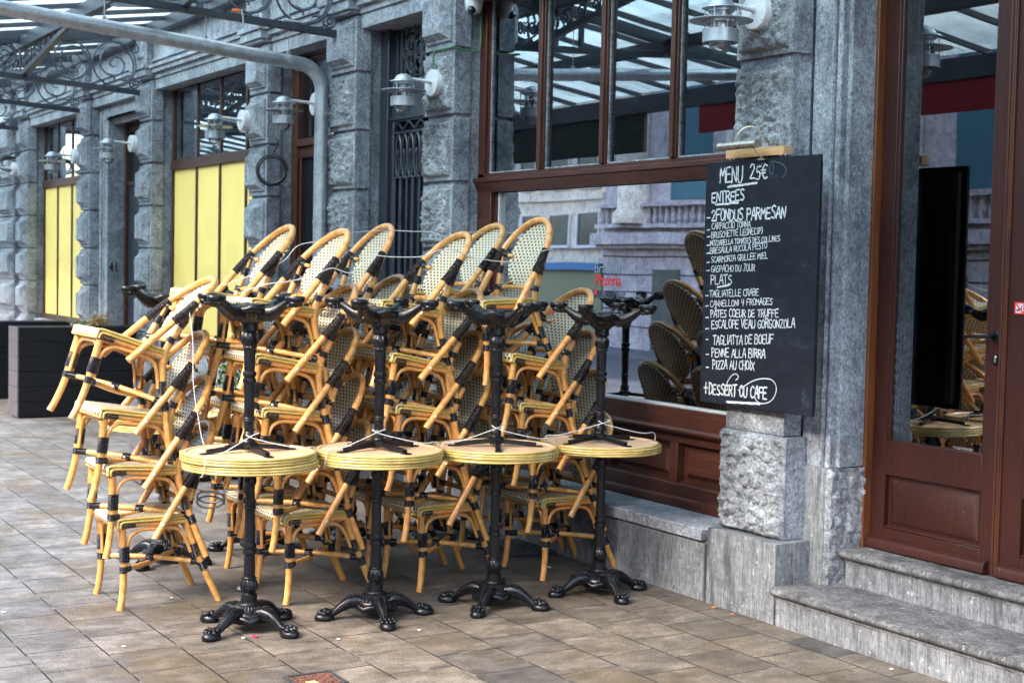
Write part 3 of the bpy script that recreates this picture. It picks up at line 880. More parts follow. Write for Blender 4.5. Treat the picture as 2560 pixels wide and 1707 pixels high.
# ---- entrance steps
def step(x0, x1, yr, yn, z0, z1, name):
    mb = MB()
    mb.mi = 0; mb.box(x0 + 0.012, x1, yr, 5.3, z0, z1 - 0.045)
    mb.mi = 1
    out = [(5.3, z1 - 0.045), (5.3, z1), (yn + 0.022, z1), (yn + 0.006, z1 - 0.006), (yn, z1 - 0.016), (yn, z1 - 0.024), (yn + 0.006, z1 - 0.034), (yn + 0.018, z1 - 0.038), (yn + 0.02, z1 - 0.045)]
    mb.extrude(out, 0, x0, x1)
    mb.mi = 0
    mb.box(x0 + 0.012, x1, yr - 0.006, yr + 0.02, z1 - 0.058, z1 - 0.046)
    return ob(name, mb, [M_PLINTH, M_STEP], BLD, bevel=0.003)
step(-5.080, -2.6, 4.523, 4.490, 0.0, 0.182, "step")
step(-4.975, -2.6, 4.850, 4.812, 0.18, 0.347, "step")

# ---- mahogany double door
YD = 5.0
mb = MB()
mb.box(-5.010, -4.968, 4.958, 5.10, 0.347, 3.6); mb.box(-3.42, -3.36, 4.958, 5.1, 0.347, 3.6); mb.box(-4.968, -3.42, 4.97, 5.1, 3.45, 3.6)
dfr = ob("double_door", mb, M_TEAK, BLD, bevel=0.004)
def leaf(x0, x1, stl, str_, label):
    mb = MB()
    b = lambda a, c, d, e, y0=YD, y1=YD + 0.045: mb.box(a, c, y0, y1, d, e)
    zb = 0.353
    b(x0, x0 + stl, zb, 3.44); b(x1 - str_, x1, zb, 3.44); b(x0 + stl, x1 - str_, 0.700, 0.862); b(x0 + stl, x1 - str_, zb, 0.452); b(x0 + stl, x1 - str_, 3.3, 3.44)
    b(x0 + stl, x1 - str_, 0.45, 0.702, YD + 0.022, YD + 0.04)
    mb.frustum(x0 + stl + 0.02, x1 - str_ - 0.02, 0.472, 0.682, YD + 0.021, YD + 0.006, 0.03)
    mb.extrude([(YD + .01, 0.452), (YD + 0.024, 0.452), (YD + 0.014, 0.466), (YD + .002, 0.456)], 0, x0 + stl, x1 - str_)
    mb.extrude([(YD, 0.355), (YD, 0.412), (YD - 0.014, 0.408), (YD - 0.030, 0.398), (YD - 0.034, 0.392), (YD - 0.034, 0.355)], 0, x0 - 0.001, x1 - 0.02)   # drip board
    b(x0 + stl, x0 + stl + 0.016, 0.862, 3.3, YD + 0.004, YD + 0.03); b(x1 - str_ - 0.008, x1 - str_, 0.862, 3.3, YD + 0.004, YD + 0.03)
    lf = ob("door_leaf", mb, M_DOOR, dfr, bevel=0.003, label=label)
    mb = MB(); mb.box(x0 + stl + 0.004, x1 - str_ - 0.004, YD + 0.018, YD + 0.026, 0.86, 3.3)
    # depth is thing > part > sub-part, so the pane is a mesh of the leaf
    return ob("pane", mb, M_GLASSDK, dfr, smooth=None), lf
pane1, leaf1 = leaf(-4.963, -4.242, 0.085, 0.075, "left leaf of the mahogany door with scuffed lower panel")
pane2, leaf2 = leaf(-4.207, -3.43, 0.105, 0.075, "right leaf of the mahogany door, cut by the photo edge")
mb = MB(); mb.box(-4.243, -4.206, YD - 0.010, YD + 0.05, 0.353, 3.44); mb.box(-4.236, -4.228, YD - 0.016, YD, 0.353, 3.44); mb.box(-4.219, -4.213, YD - 0.014, YD, 0.353, 3.44)
ob("meeting_stile", mb, M_MAHOG, dfr, bevel=0.002)
mb = MB()
mb.lathe([(0.0, 0.0), (0.026, 0.001), (0.026, 0.006), (0.012, 0.01), (0.011, 0.045), (0.0, 0.046)], (0, 0, 0), 16)
for i, v in enumerate(mb.v): mb.v[i] = (-4.262 + v[0], YD - v[2], 1.372 + v[1])
mb.tube([(-4.262, YD - 0.042, 1.372), (-4.29, YD - 0.047, 1.371), (-4.38, YD - 0.047, 1.366), (-4.40, YD - 0.046, 1.366)], [0.010, 0.009, 0.007, 0.008], 10)
ob("handle", mb, M_IRON, dfr)
mb = MB()
mb.lathe([(0.0, 0.0), (0.019, 0.001), (0.019, 0.006), (0.0, 0.007)], (0, 0, 0), 16)
for i, v in enumerate(mb.v): mb.v[i] = (-4.262 + v[0], YD - v[2], 1.272 + v[1] * 1.25)
ob("lock", mb, M_IRON, dfr)
mb = MB(); mb.box(-4.266, -4.258, YD - 0.0085, YD - 0.004, 1.262, 1.286); mb.ball((-4.262, YD - 0.006, 1.284), 0.007, 0.003, 0.007, 8, 6)
ob("keyhole", mb, M_STEEL, dfr)
# no-smoking sticker
mb = MB()
sx, sz, h = -4.146, 1.497, 0.025
mb.mi = 0; mb.box(sx - h, sx + h, YD - 0.004, YD - 0.0005, sz - h, sz + h)
mb.mi = 1
for a, b, c, d in ((-h, h, h - .005, h), (-h, h, -h, -h + .005), (-h, -h + .005, -h + .005, h - .005), (h - .005, h, -h + .005, h - .005)):
    mb.box(sx + a, sx + b, YD - 0.0055, YD - 0.0035, sz + c, sz + d)
mb.mi = 2; mb.bar((sx - 0.014, YD - .0045, sz - 0.010), (sx + 0.012, YD - .0045, sz - 0.002), 0.003, 0.006); mb.tube([(sx + 0.012, YD - .0045, sz), (sx + 0.010, YD - .0045, sz + .006), (sx + 0.015, YD - .0045, sz + .012)], 0.0016, 6)
mb.mi = 1; mb.bar((sx - 0.018, YD - .0055, sz + 0.018), (sx + 0.018, YD - .0055, sz - 0.018), 0.0025, 0.0045)
ob("sticker", mb, [M_WHITE, M_RED, M_BLACK], dfr, smooth=None)
# curly pale marks down the glass edge
mb = MB()
for k in range(11):
    z = 0.90 + 0.047 * k
    for j, x in enumerate((-4.848, -4.828, -4.798)):
        w = 0.007
        P = [(x + w * math.cos(q), YD + 0.0165, z + 0.022 + 0.010 * math.sin(q)) for q in [2 * PI * i / 10 for i in range(11)]]
        if j < 2: P += [(x + w, YD + 0.0165, z + 0.012), (x - 0.002, YD + 0.0165, z)]
        else: P = [(x - w, YD + .0165, z + .018), (x + w, YD + .0165, z + .02), (x + w * .4, YD + .0165, z + .032), (x - w, YD + .0165, z + .024), (x - w * .5, YD + .0165, z + .006), (x + w, YD + .0165, z + .004)]
        mb.tube(P, 0.0010, 5)
ob("curly_marks", mb, M_CHALKDIM, dfr)

# ------------------------------------------------------------------ glass canopy over the terrace
CAN = thing("glass_canopy", "iron and glass canopy with scrolled brackets over the terrace", "canopy", (0, 0, 0))
def roofz(y): return 3.955 - 0.149 * (4.35 - y)
YE = 0.75
beams = (-5.35, -10.12, -14.98, -17.30, -20.4)
def bz(y): return 3.318 + (4.60 - y) * 0.052
for X in beams:
    mb = MB()
    mb.bar((X, 4.60, bz(4.60)), (X, YE, bz(YE) + 0.0), 0.055, 0.052)
    y = 4.3
    while y > 1.0:
        mb.ball((X + 0.029, y, bz(y)), 0.008, 0.012, 0.012, 8, 5); y -= 0.45
    bm_ = ob("tie_beam", mb, M_IRONGREY, CAN, bevel=0.004)
    mb = MB()
    for k, (y0, r0) in enumerate(((4.29, 0.222), (3.865, 0.185), (3.50, 0.150), (3.2, 0.12))):
        zc = bz(y0) + 0.035 + r0 + 0.015 * k
        ring = [(X, y0 + r0 * math.cos(q), zc + r0 * math.sin(q)) for q in [2 * PI * i / 40 for i in range(40)]]
        mb.tube(ring, 0.0095, 7, closed=True)
        mb.tube(spiral((X, y0, zc), r0 * 0.985, 2.1, 'yz', 1, -PI / 2, 1, 64, 0.93), [0.009] * 40 + [0.009 - 0.00012 * i for i in range(24)], 7)
        # twisted tendril and leaf
        mb.tube([(X, y0 - r0 * 0.55, zc + r0 * 0.42 - 0.03 * i + 0.0) if i % 2 else (X + 0.006, y0 - r0 * 0.57 - 0.012 * (i % 3), zc + r0 * 0.42 - 0.03 * i) for i in range(5)], 0.006, 6)
        mb.tube([(X, y0 - r0 * .30, zc - r0 * .42), (X, y0 - r0 * .05, zc - r0 * .55), (X, y0 + r0 * .0, zc - r0 * .72)], [0.003, 0.008, 0.010], 6, sub=4)
        mb.box(X - 0.02, X + 0.02, y0 - 0.02, y0 + 0.02, bz(y0) + 0.028, zc - r0)
    mb.tube(spiral((X, 4.50, bz(4.5) + 0.085), 0.055, 1.6, 'yz', 1, PI, 1, 30), 0.009, 7)
    mb.tube([(X, 4.36, bz(4.5) + 0.11), (X, 4.42, bz(4.5) + 0.115), (X, 4.47, bz(4.5) + 0.13), (X, 4.53, bz(4.5) + 0.145), (X, 4.545, bz(4.5) + 0.19)], 0.009, 7, sub=4)
    mb.tube([(X, 4.46, 3.85), (X, 4.52, 3.80), (X, 4.53, 3.74), (X, 4.49, 3.72)], 0.008, 7, sub=5)
    ob("scroll_bracket", mb, M_SCROLL, bm_)
    # hip rafter above the beam
    mb = MB(); mb.bar((X, 4.45, roofz(4.45) - 0.05), (X, YE, roofz(YE) - 0.05), 0.06, 0.09)
    mb.bar((X, 2.95, bz(2.95)), (X, 2.95, roofz(2.95) - 0.09), 0.04, 0.04, (0, 1, 0))
    ob("main_rafter", mb, M_IRONGREY, CAN, bevel=0.004)
XA, XB = -25.5, -1.5
for yb, h in ((3.385, 0.10), (2.05, 0.08), (YE, 0.16)):
    mb = MB(); mb.box(XA, XB, yb - 0.04, yb + 0.04, roofz(yb) - 0.05 - h, roofz(yb) - 0.03)
    ob("purlin", mb, M_IRONGREY, CAN, bevel=0.004)
mb = MB(); mb.box(XA, XB, 4.52, 4.638, roofz(4.55) - 0.12, roofz(4.63) + 0.03)
ob("wall_plate", mb, M_IRONGREY, CAN, bevel=0.004)
# lattice knee braces, along the facade
for X in beams[1:4]:
    mb = MB()
    zb, zt_ = bz(3.385) + 0.03, roofz(3.385) - 0.15
    L = 1.75
    for sg in (1, -1):
        a, b = (X, 3.385, zb), (X + sg * L, 3.385, zt_)
        mb.bar(a, b, 0.045, 0.05, (0, 1, 0))
        n = 9
        for k in range(n):
            t = (k + 0.3) / n
            x = X + sg * L * t; zlo = zb + (zt_ - zb) * t + 0.02
            hh = zt_ - zlo
            if hh < 0.03: continue
            r = min(hh * 0.45, 0.085)
            mb.tube(spiral((x, 3.385, zlo + r + 0.01), r, 1.4, 'xz', 1, -PI / 2, sg, 28), 0.010, 6)
            if hh > 3 * r: mb.tube(spiral((x, 3.385, zt_ - r), r, 1.4, 'xz', 1, PI / 2, -sg, 28), 0.010, 6)
            mb.tube([(x + 0.05 * sg, 3.385, zlo), (x + 0.07 * sg, 3.385, zt_)], 0.009, 6)
    ob("lattice_brace", mb, M_IRONGREY, CAN)
XS = [XA + 0.6 * k for k in range(41)]
for x in XS:
    mb = MB(); mb.bar((x, 4.60, roofz(4.60) - 0.015), (x, YE, roofz(YE) - 0.015), 0.032, 0.05)
    ob("glazing_bar", mb, M_IRONGREY, CAN, smooth=None)
for k in range(40):
    mb = MB()
    for ya, yb in ((4.60, 3.385), (3.385, 2.05), (2.05, YE)):
        x0, x1 = XS[k] + 0.017, XS[k + 1] - 0.017
        vs = [(x, y, roofz(y) + dz) for x in (x0, x1) for y in (yb + .005, ya - .005) for dz in (0.0, 0.006)]
        mb.add(vs, [(0, 1, 3, 2), (4, 6, 7, 5), (0, 4, 5, 1), (2, 3, 7, 6), (0, 2, 6, 4), (1, 5, 7, 3)])
    ob("roof_pane", mb, M_ROOFG, CAN, smooth=None)

# awnings hanging from the canopy edge (seen mirrored in the shop window)
def awning(x0, x1, z0, z1, mat, name, label):
    mb = MB(); mb.box(x0, x1, YE - 0.02, YE + 0.02, z0, z1)
    mb.mi = 0
    o = ob(name, mb, mat, smooth=None, label=label, cat="awning")
    return o
red = awning(-11.3, -6.4, 2.95, 3.34, M_REDCLOTH, "awning", "dark red awning cloth hanging from the outer canopy edge")
mb = MB()
for k in range(20):
    x = -11.3 + 0.245 * k
    if k % 2: mb.extrude([(x, 3.345), (x + 0.245, 3.345), (x + 0.245, 3.27), (x + 0.12, 3.245), (x, 3.27)], 1, YE + 0.022, YE + 0.028)
ob("valance", mb, M_WHITE, red, smooth=None)
awning(-15.2, -12.2, 2.82, 3.34, M_BLKCLOTH, "awning", "black awning cloth hanging from the outer canopy edge")
# ------------------------------------------------------------------ rattan bistro chair (origin on the floor under the front edge of the seat, facing -Y)
SI, CO = 0.53, 0.848
def hoop_pt(s, sgn):
    # the bent hoop: arms run down past the seat sides
    s0, s1 = 0.325, 0.607
    w = 0.210 - 0.006 * min(1, max(0, s / s0))
    if s > s0: w = 0.204 * math.sqrt(max(0, 1 - ((s - s0) / (s1 - s0)) ** 2.25))
    return Vector((sgn * w, 0.172 + SI * s + 0.012 * max(0, s - 0.3) / 0.3, 0.318 + CO * s))
def binds(parent, *groups):
    # every wrapped joint is a piece of its own
    for g in groups:
        mb = MB()
        for pts, r in g: mb.wrap(pts, r)
        ob("binding", mb, M_BIND, parent, smooth=60)
def make_chair():
    t = thing("rattan_chair", "chair", "chair")
    # seat weave: top that rolls over the front edge
    prof = [(0.016, 0.384), (0.004, 0.390), (-0.001, 0.402), (-0.001, 0.414), (0.005, 0.423), (0.017, 0.4275), (0.06, 0.431), (0.12, 0.432), (0.20, 0.431), (0.28, 0.431), (0.345, 0.432), (0.362, 0.428), (0.368, 0.412)]
    D = [0]
    for a, b in zip(prof[:-1], prof[1:]): D.append(D[-1] + math.hypot(a[0] - b[0], a[1] - b[1]))
    mb = MB()
    nu = 14
    vs, uv, fs = [], [], []
    for j, (y, z) in enumerate(prof):
        for i in range(nu + 1):
            q = i / nu * 2 - 1
            hw = 0.199 - 0.022 * max(0, y) / 0.36
            dip = -0.007 * (1 - q * q) * min(1, max(0, y) / 0.08) * (1 if y < 0.3 else 0.6)
            bow = -0.010 * (1 - q * q) * (1 if y < 0.1 else max(0, 1 - (y - 0.1) / 0.2))
            vs.append((q * hw, y + bow, z + dip)); uv.append((q * hw + 1, D[j] + 0.003))
    for j in range(len(prof) - 1):
        for i in range(nu):
            a = j * (nu + 1) + i; fs.append((a, a + 1, a + nu + 2, a + nu + 1))
    mb.add(vs, fs, uv)
    for sg in (-1, 1):      # closed sides
        e = [(sg * (0.199 - 0.022 * max(0, y) / 0.36), y, z) for y, z in prof]
        mb.add(e, [tuple(range(len(e)))] , [(p[1] + 2, p[2]) for p in e])
    e = [(sg * (0.199 - 0.022 * max(0, y) / 0.36), y, z - 0.004) for sg in (-1, 1) for y, z in (prof[0], prof[-1])]
    mb.add(e, [(0, 1, 3, 2)], [(p[0] + 2, p[1]) for p in e])
    ob("seat", mb, M_WEAVE, t, smooth=50)
    for sg in (-1, 1):
        mb = MB()
        for k, (o_, dz) in enumerate(((0.203, 0.0), (0.204, -0.013))):
            x0, x1 = sg * o_, sg * (o_ - 0.022)
            mb.tube([(x0, 0.006 + 0.012 * k, 0.380 + 0.001 * k), (x0, 0.006 + 0.014 * k, 0.420 + dz * 1.2), (x0, 0.022 + 0.012 * k, 0.424 + dz), (x0 * .99, 0.06, 0.424 + dz), (x1, 0.36, 0.422 + dz)], 0.0068, 7)
        ob("seat_trim", mb, M_TRIM, t, smooth=60)
    for y_, z_, w_ in ((0.008, 0.383, 0.203), (0.366, 0.412, 0.18)):
        mb = MB(); mb.tube([(-w_, y_, z_), (w_, y_, z_)], 0.0068, 7); ob("seat_trim", mb, M_TRIM, t, smooth=60)
    # rails and arched braces under the seat
    for a, b, r_ in (((.186, 0.03, 0.394), (.176, 0.345, 0.392), .0135), ((-.186, 0.03, 0.394), (-.176, 0.345, 0.392), .0135), ((-.186, 0.036, 0.382), (.186, 0.036, 0.382), .011), ((-.172, 0.345, 0.388), (.172, 0.345, 0.388), .0125)):
        mb = MB(); mb.tube([a, b], r_, 9); ob("seat_rail", mb, M_CANE, t, smooth=60)
    for sg in (-1, 1):
        mb = MB()
        mb.tube([(sg * .188, 0.058, 0.205), (sg * .187, 0.055, 0.285), (sg * .186, 0.066, 0.335), (sg * .184, 0.105, 0.364), (sg * .181, 0.17, 0.369), (sg * .178, 0.255, 0.368), (sg * .176, 0.305, 0.352), (sg * .176, 0.338, 0.305), (sg * .178, 0.362, 0.245)], 0.0092, 8, sub=5)
        ob("brace", mb, M_CANE, t, smooth=60)
    mb = MB()
    mb.tube([(-.162, 0.038, 0.205), (-.162, 0.036, 0.285), (-.152, 0.036, 0.335), (-.11, 0.036, 0.364), (-.04, 0.036, 0.369), (.04, 0.036, 0.369), (.11, 0.036, 0.364), (.152, 0.036, 0.335), (.162, 0.036, 0.285), (.162, 0.038, 0.205)], 0.0092, 8, sub=5)
    ob("brace", mb, M_CANE, t, smooth=60)
    mb = MB()
    mb.tube([(-.156, 0.385, 0.225), (-.154, 0.365, 0.30), (-.135, 0.352, 0.345), (-.08, 0.346, 0.367), (.08, 0.346, 0.367), (.135, 0.352, 0.345), (.154, 0.365, 0.30), (.156, 0.385, 0.225)], 0.0092, 8, sub=5)
    ob("brace", mb, M_CANE, t, smooth=60)
    # legs
    for sg in (-1, 1):
        P = [(sg * .186, 0.031, 0.402), (sg * .186, 0.033, 0.32), (sg * .187, 0.038, 0.20), (sg * .189, 0.038, 0.13), (sg * .193, 0.030, 0.05), (sg * .197, 0.020, 0.0)]
        mb = MB(); mb.tube(P, [.0170, .0170, .0165, .0160, .0155, .0160], 10, sub=4)
        lg = ob("leg", mb, M_CANE, t, smooth=60)
        binds(lg, [([(sg * .186, 0.031, 0.378), (sg * .186, 0.031, 0.408)], 0.0195), ([(sg * .185, 0.045, 0.394), (sg * .184, 0.092, 0.394)], 0.0162)],
              [([(sg * (.1868 + dx), 0.037 + dy, 0.222), (sg * (.1863 + dx), 0.036 + dy, 0.296)], 0.0210 if dx == 0 and dy == 0 else 0.0150) for dx, dy in ((0, 0), (0.001, 0.016), (-0.017, 0.002))],
              [([(sg * .187, 0.038, 0.172), (sg * .187, 0.038, 0.204)], 0.0200)])
        P = [(sg * .193, 0.498, 0.0), (sg * .186, 0.452, 0.10), (sg * .180, 0.408, 0.20), (sg * .176, 0.368, 0.30), (sg * .174, 0.344, 0.385), (sg * .176, 0.345, 0.45), (sg * .182, 0.362, 0.52), (sg * .190, 0.380, 0.59), (sg * .197, 0.397, 0.66)]
        mb = MB(); mb.tube(P, [.0155, .0158, .0162, .0168, .0168, .0165, .0160, .0155, .0150], 10, sub=4)
        lg = ob("leg", mb, M_CANE, t, smooth=60)
        binds(lg, [([(sg * .180, 0.410, 0.195), (sg * .183, 0.428, 0.155)], 0.0200)],
              [([(sg * .178, 0.392, 0.222), (sg * .1765, 0.372, 0.285)], 0.0205), ([(sg * .164, 0.385, 0.230), (sg * .160, 0.366, 0.285)], 0.0145)],
              [([(sg * .177, 0.347, 0.463), (sg * .179, 0.353, 0.492)], 0.0200)],
              [([(sg * .185, 0.369, 0.548), (sg * .190, 0.381, 0.592)], 0.0190)])
    # hoop
    ss = [0.008 + 0.317 * i / 8 for i in range(9)] + [0.325 + 0.282 * (1 - (1 - i / 14) ** 1.9) for i in range(1, 15)]
    L_ = [hoop_pt(s, 1) for s in ss]
    P = L_[:-1] + [hoop_pt(0.607, 1)] + [hoop_pt(s, -1) for s in reversed(ss[:-1])]
    P[len(L_) - 1] = Vector((0, P[len(L_) - 1].y, P[len(L_) - 1].z))
    mb = MB(); mb.tube(P, 0.0168, 11)
    hp = ob("hoop", mb, M_CANE, t, smooth=60)
    for sg in (-1, 1):
        mb = MB()
        mb.wrap([hoop_pt(0.285 + 0.14 * i / 6, sg) for i in range(7)], 0.0205)
        # web of cane filling the fork between arm and post
        p0, p1 = Vector((sg * .187, 0.374, 0.565)), Vector((sg * .195, 0.394, 0.645))
        q0, q1 = hoop_pt(0.300, sg), hoop_pt(0.40, sg)
        n = 14
        for k in range(n):
            u = (k + 0.5) / n
            mb.tube([q0.lerp(q1, u) + Vector((sg * .012, 0, 0)), p0.lerp(p1, u) + Vector((sg * .012, 0.006, 0))], 0.0046, 5)
            mb.tube([q0.lerp(q1, u) - Vector((sg * .012, 0, 0)), p0.lerp(p1, u) - Vector((sg * .012, -0.006, 0))], 0.0046, 5)
        s1 = hoop_pt(0.40, sg)
        mb.wrap([s1 + Vector((-sg * .008, 0.004, -0.004)), Vector((sg * .150, s1.y + 0.014, s1.z - 0.012))], 0.0120)
        ob("binding", mb, M_BIND, hp, smooth=60)
    for sg in (-1, 1):
        mb = MB(); c = hoop_pt(0.083, sg); mb.ball(c + Vector((sg * .0165, 0, 0)), 0.005, 0.007, 0.007, 9, 6)
        ob("bolt", mb, M_STEEL, hp)
    # little cane stubs to the woven back and the lower back rail
    for sg in (-1, 1):
        s1 = hoop_pt(0.40, sg); mb = MB()
        mb.tube([Vector((sg * .160, s1.y + 0.012, s1.z - 0.011)), Vector((sg * .120, s1.y + 0.024, s1.z - 0.016))], 0.0098, 8)
        ob("back_rail", mb, M_CANE, t, smooth=60)
    mb = MB()
    mb.tube([(-.176, 0.350, 0.478), (-.09, 0.356, 0.479), (.09, 0.356, 0.479), (.176, 0.350, 0.478)], 0.0125, 9)
    br = ob("back_rail", mb, M_CANE, t, smooth=60)
    binds(br, *[[([(sg * .176, 0.350, 0.478), (sg * .128, 0.354, 0.479)], 0.0150)] for sg in (-1, 1)])
    # woven oval back
    zb, ztp = 0.484, 0.826
    def cy(v): return 0.362 + 0.157 * v ** 1.16
    def bp(v): return Vector((0, cy(v), zb + (ztp - zb) * v))
    def half(v):
        q = abs(2 * v - 1)
        return 0.150 * max(0.0, 1 - q ** 2.25) ** (1 / 2.05) * (1.0 if v < .5 else 1 - 0.16 * ((v - .5) * 2) ** 2)
    NV, NU = 28, 14
    def surf(side):
        vs, uv, fs = [], [], []
        for j in range(NV + 1):
            a = j / NV; v = 0.5 - 0.5 * math.cos(PI * a)
            h = half(v)
            for i in range(NU + 1):
                q = i / NU * 2 - 1
                c = bp(v)
                yy = c.y + 0.020 * (1 - (q * h / 0.158) ** 2) * (1 - 0.6 * v) - 0.004 + side
                vs.append((q * h, yy, c.z)); uv.append((q * h + 1, v * 0.375 + 1))
        for j in range(NV):
            for i in range(NU):
                k = j * (NU + 1) + i
                f = (k, k + 1, k + NU + 2, k + NU + 1)
                fs.append(f)
        return vs, fs, uv
    mb = MB()
    mb.add(*surf(-0.004)); mb.add(*surf(0.005))
    bk = ob("backrest", mb, M_WEAVE, t, smooth=60)
    mb, mk = MB(), MB()
    rim = []
    for sg in (1, -1):
        rng = range(0, 31) if sg == 1 else range(29, 0, -1)
        for j in rng:
            v = 0.5 - 0.5 * math.cos(PI * j / 30); h = half(v); c = bp(v)
            rim.append(Vector((sg * h, c.y + 0.020 * (1 - (h / 0.158) ** 2) * (1 - .6 * v) - 0.003, c.z)))
    mb.tube(rim, 0.0062, 7, closed=True)
    rb = ob("backrest_rim", mb, M_WEAVECREAM, t, smooth=60)
    Q = resample(rim + [rim[0]], 201)
    for k in range(0, 200, 5):
        mk.tube([Q[k], Q[k + 1], Q[k + 2]], 0.0067, 6)
    ob("stitching", mk, M_BIND, rb, smooth=60)
    # crossed stretchers
    z = 0.187
    A = [((.184, 0.04, z), (-.178, 0.41, z + 0.004)), ((-.184, 0.04, z), (.178, 0.41, z + 0.004))]
    for k, (a, b) in enumerate(A):
        m = (Vector(a) + Vector(b)) / 2 + Vector((0, 0, 0.011 if k else -0.011))
        mb = MB(); mb.tube([a, m, b], 0.0125, 9, sub=6)
        st = ob("stretcher", mb, M_CANE, t, smooth=60)
        a_, b_ = Vector(a), Vector(b)
        g = [[([a_, a_.lerp(m, 0.20)], 0.0160)], [([b_, b_.lerp(m, 0.18)], 0.0160)]]
        if k: g.append([([m.lerp(a_, 0.08), m.lerp(b_, 0.08)], 0.0178), ([m - Vector((0.02, -0.02, 0.012)), m + Vector((0.02, -0.02, -0.012))], 0.0168)])
        binds(st, *g)
    return t
M_WEAVECREAM = simple("cream_weave_strand", (0.66, 0.60, 0.42), 0.45, var=0.2, scale=80)

CH = make_chair()
used = [False]
def place_chair(x, y, z, tilt, yaw, label, group, src=None):
    """y,z: world position of the front edge of the seat (local y=0, z=.427)"""
    src = src or CH
    if src is CH and not used[0]:
        o = CH; used[0] = True
    else: o = copy_tree(src)
    o.rotation_euler = (R(-tilt), 0, R(yaw))
    m = Matrix.Rotation(R(yaw), 3, 'Z') @ Matrix.Rotation(R(-tilt), 3, 'X')
    p = Vector((x, y, z)) - m @ Vector((0, 0, 0.427))
    o.location = p
    o["label"] = label; o["group"] = group
    return o
LV = ["lowest", "second lowest", "middle one", "second highest", "topmost"]
# stack: x centre, then (y,z,tilt,yaw) per chair from the floor up
STK = {
 "S1": (-6.850, [(1.929, .427, 0, 0), (1.885, .679, 3.2, -1), (1.848, .945, 8.4, 1), (1.836, 1.312, 18.5, 0)]),
 "S2": (-6.628, [(2.657, .427, 0, 0), (2.598, .690, 3, 1), (2.543, .946, 6.3, 0), (2.505, 1.201, 10.3, -1), (2.479, 1.458, 8.8, 1)]),
 "S3": (-6.590, [(3.347, .427, 0, 1), (3.280, .690, 3.5, 0), (3.223, .944, 7.8, 0), (3.189, 1.198, 11.5, 1), (3.135, 1.456, 8.2, 0)]),
 "S4": (-6.550, [(4.052, .427, 0, 0), (3.975, .690, 3, -1), (3.909, .934, 6.2, 0), (3.848, 1.189, 9.5, 0), (3.660, 1.452, -2.0, 3)]),
 "R1": (-7.150, [(2.700, .427, 0, 0), (2.62, .685, 3, 1), (2.55, .945, 6, 0), (2.469, 1.216, 9, 0), (2.403, 1.484, 9, -1)]),
 "R2": (-7.130, [(3.320, .427, 0, 0), (3.23, .690, 3, -1), (3.14, .950, 6, 0), (3.044, 1.225, 8, 1), (2.988, 1.464, 4.5, 0)]),
 "R3": (-7.060, [(4.060, .427, 0, 0), (3.98, .690, 3, 0), (3.88, .950, 6, 1), (3.780, 1.22, 8, 0), (3.614, 1.520, 8, 0)]),
}
WH = {"S1": "the free-standing stack left of all tables", "S2": "the front stack between first and second tables from left",
      "S3": "the front stack between second and third tables from left", "S4": "the front stack beside the rightmost table",
      "R1": "the rear stack behind the leftmost table", "R2": "the rear stack behind the second table from left", "R3": "the rear stack nearest the window, behind the third table"}
LV4 = ["lowest", "second lowest", "third", "tilted topmost"]
for k, (x, lst) in STK.items():
    for i, (y, z, tl, yw) in enumerate(lst):
        lv = (LV4 if len(lst) == 4 else LV)[i]
        place_chair(x + (0.006 if i % 2 else -0.004), y, z, tl, yw, "rattan chair, %s in %s" % (lv, WH[k]), "stacked rattan bistro chairs")

# darker chairs stacked inside, behind the glass
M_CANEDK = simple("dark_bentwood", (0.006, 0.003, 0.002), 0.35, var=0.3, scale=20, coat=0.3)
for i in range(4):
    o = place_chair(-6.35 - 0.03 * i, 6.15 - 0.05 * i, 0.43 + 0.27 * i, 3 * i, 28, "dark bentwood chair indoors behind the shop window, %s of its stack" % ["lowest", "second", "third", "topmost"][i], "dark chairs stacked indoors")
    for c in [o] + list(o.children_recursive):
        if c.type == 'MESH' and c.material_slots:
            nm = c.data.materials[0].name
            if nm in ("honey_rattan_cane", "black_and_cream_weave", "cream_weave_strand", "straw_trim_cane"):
                c.material_slots[0].link = 'OBJECT'; c.material_slots[0].material = M_CANEDK

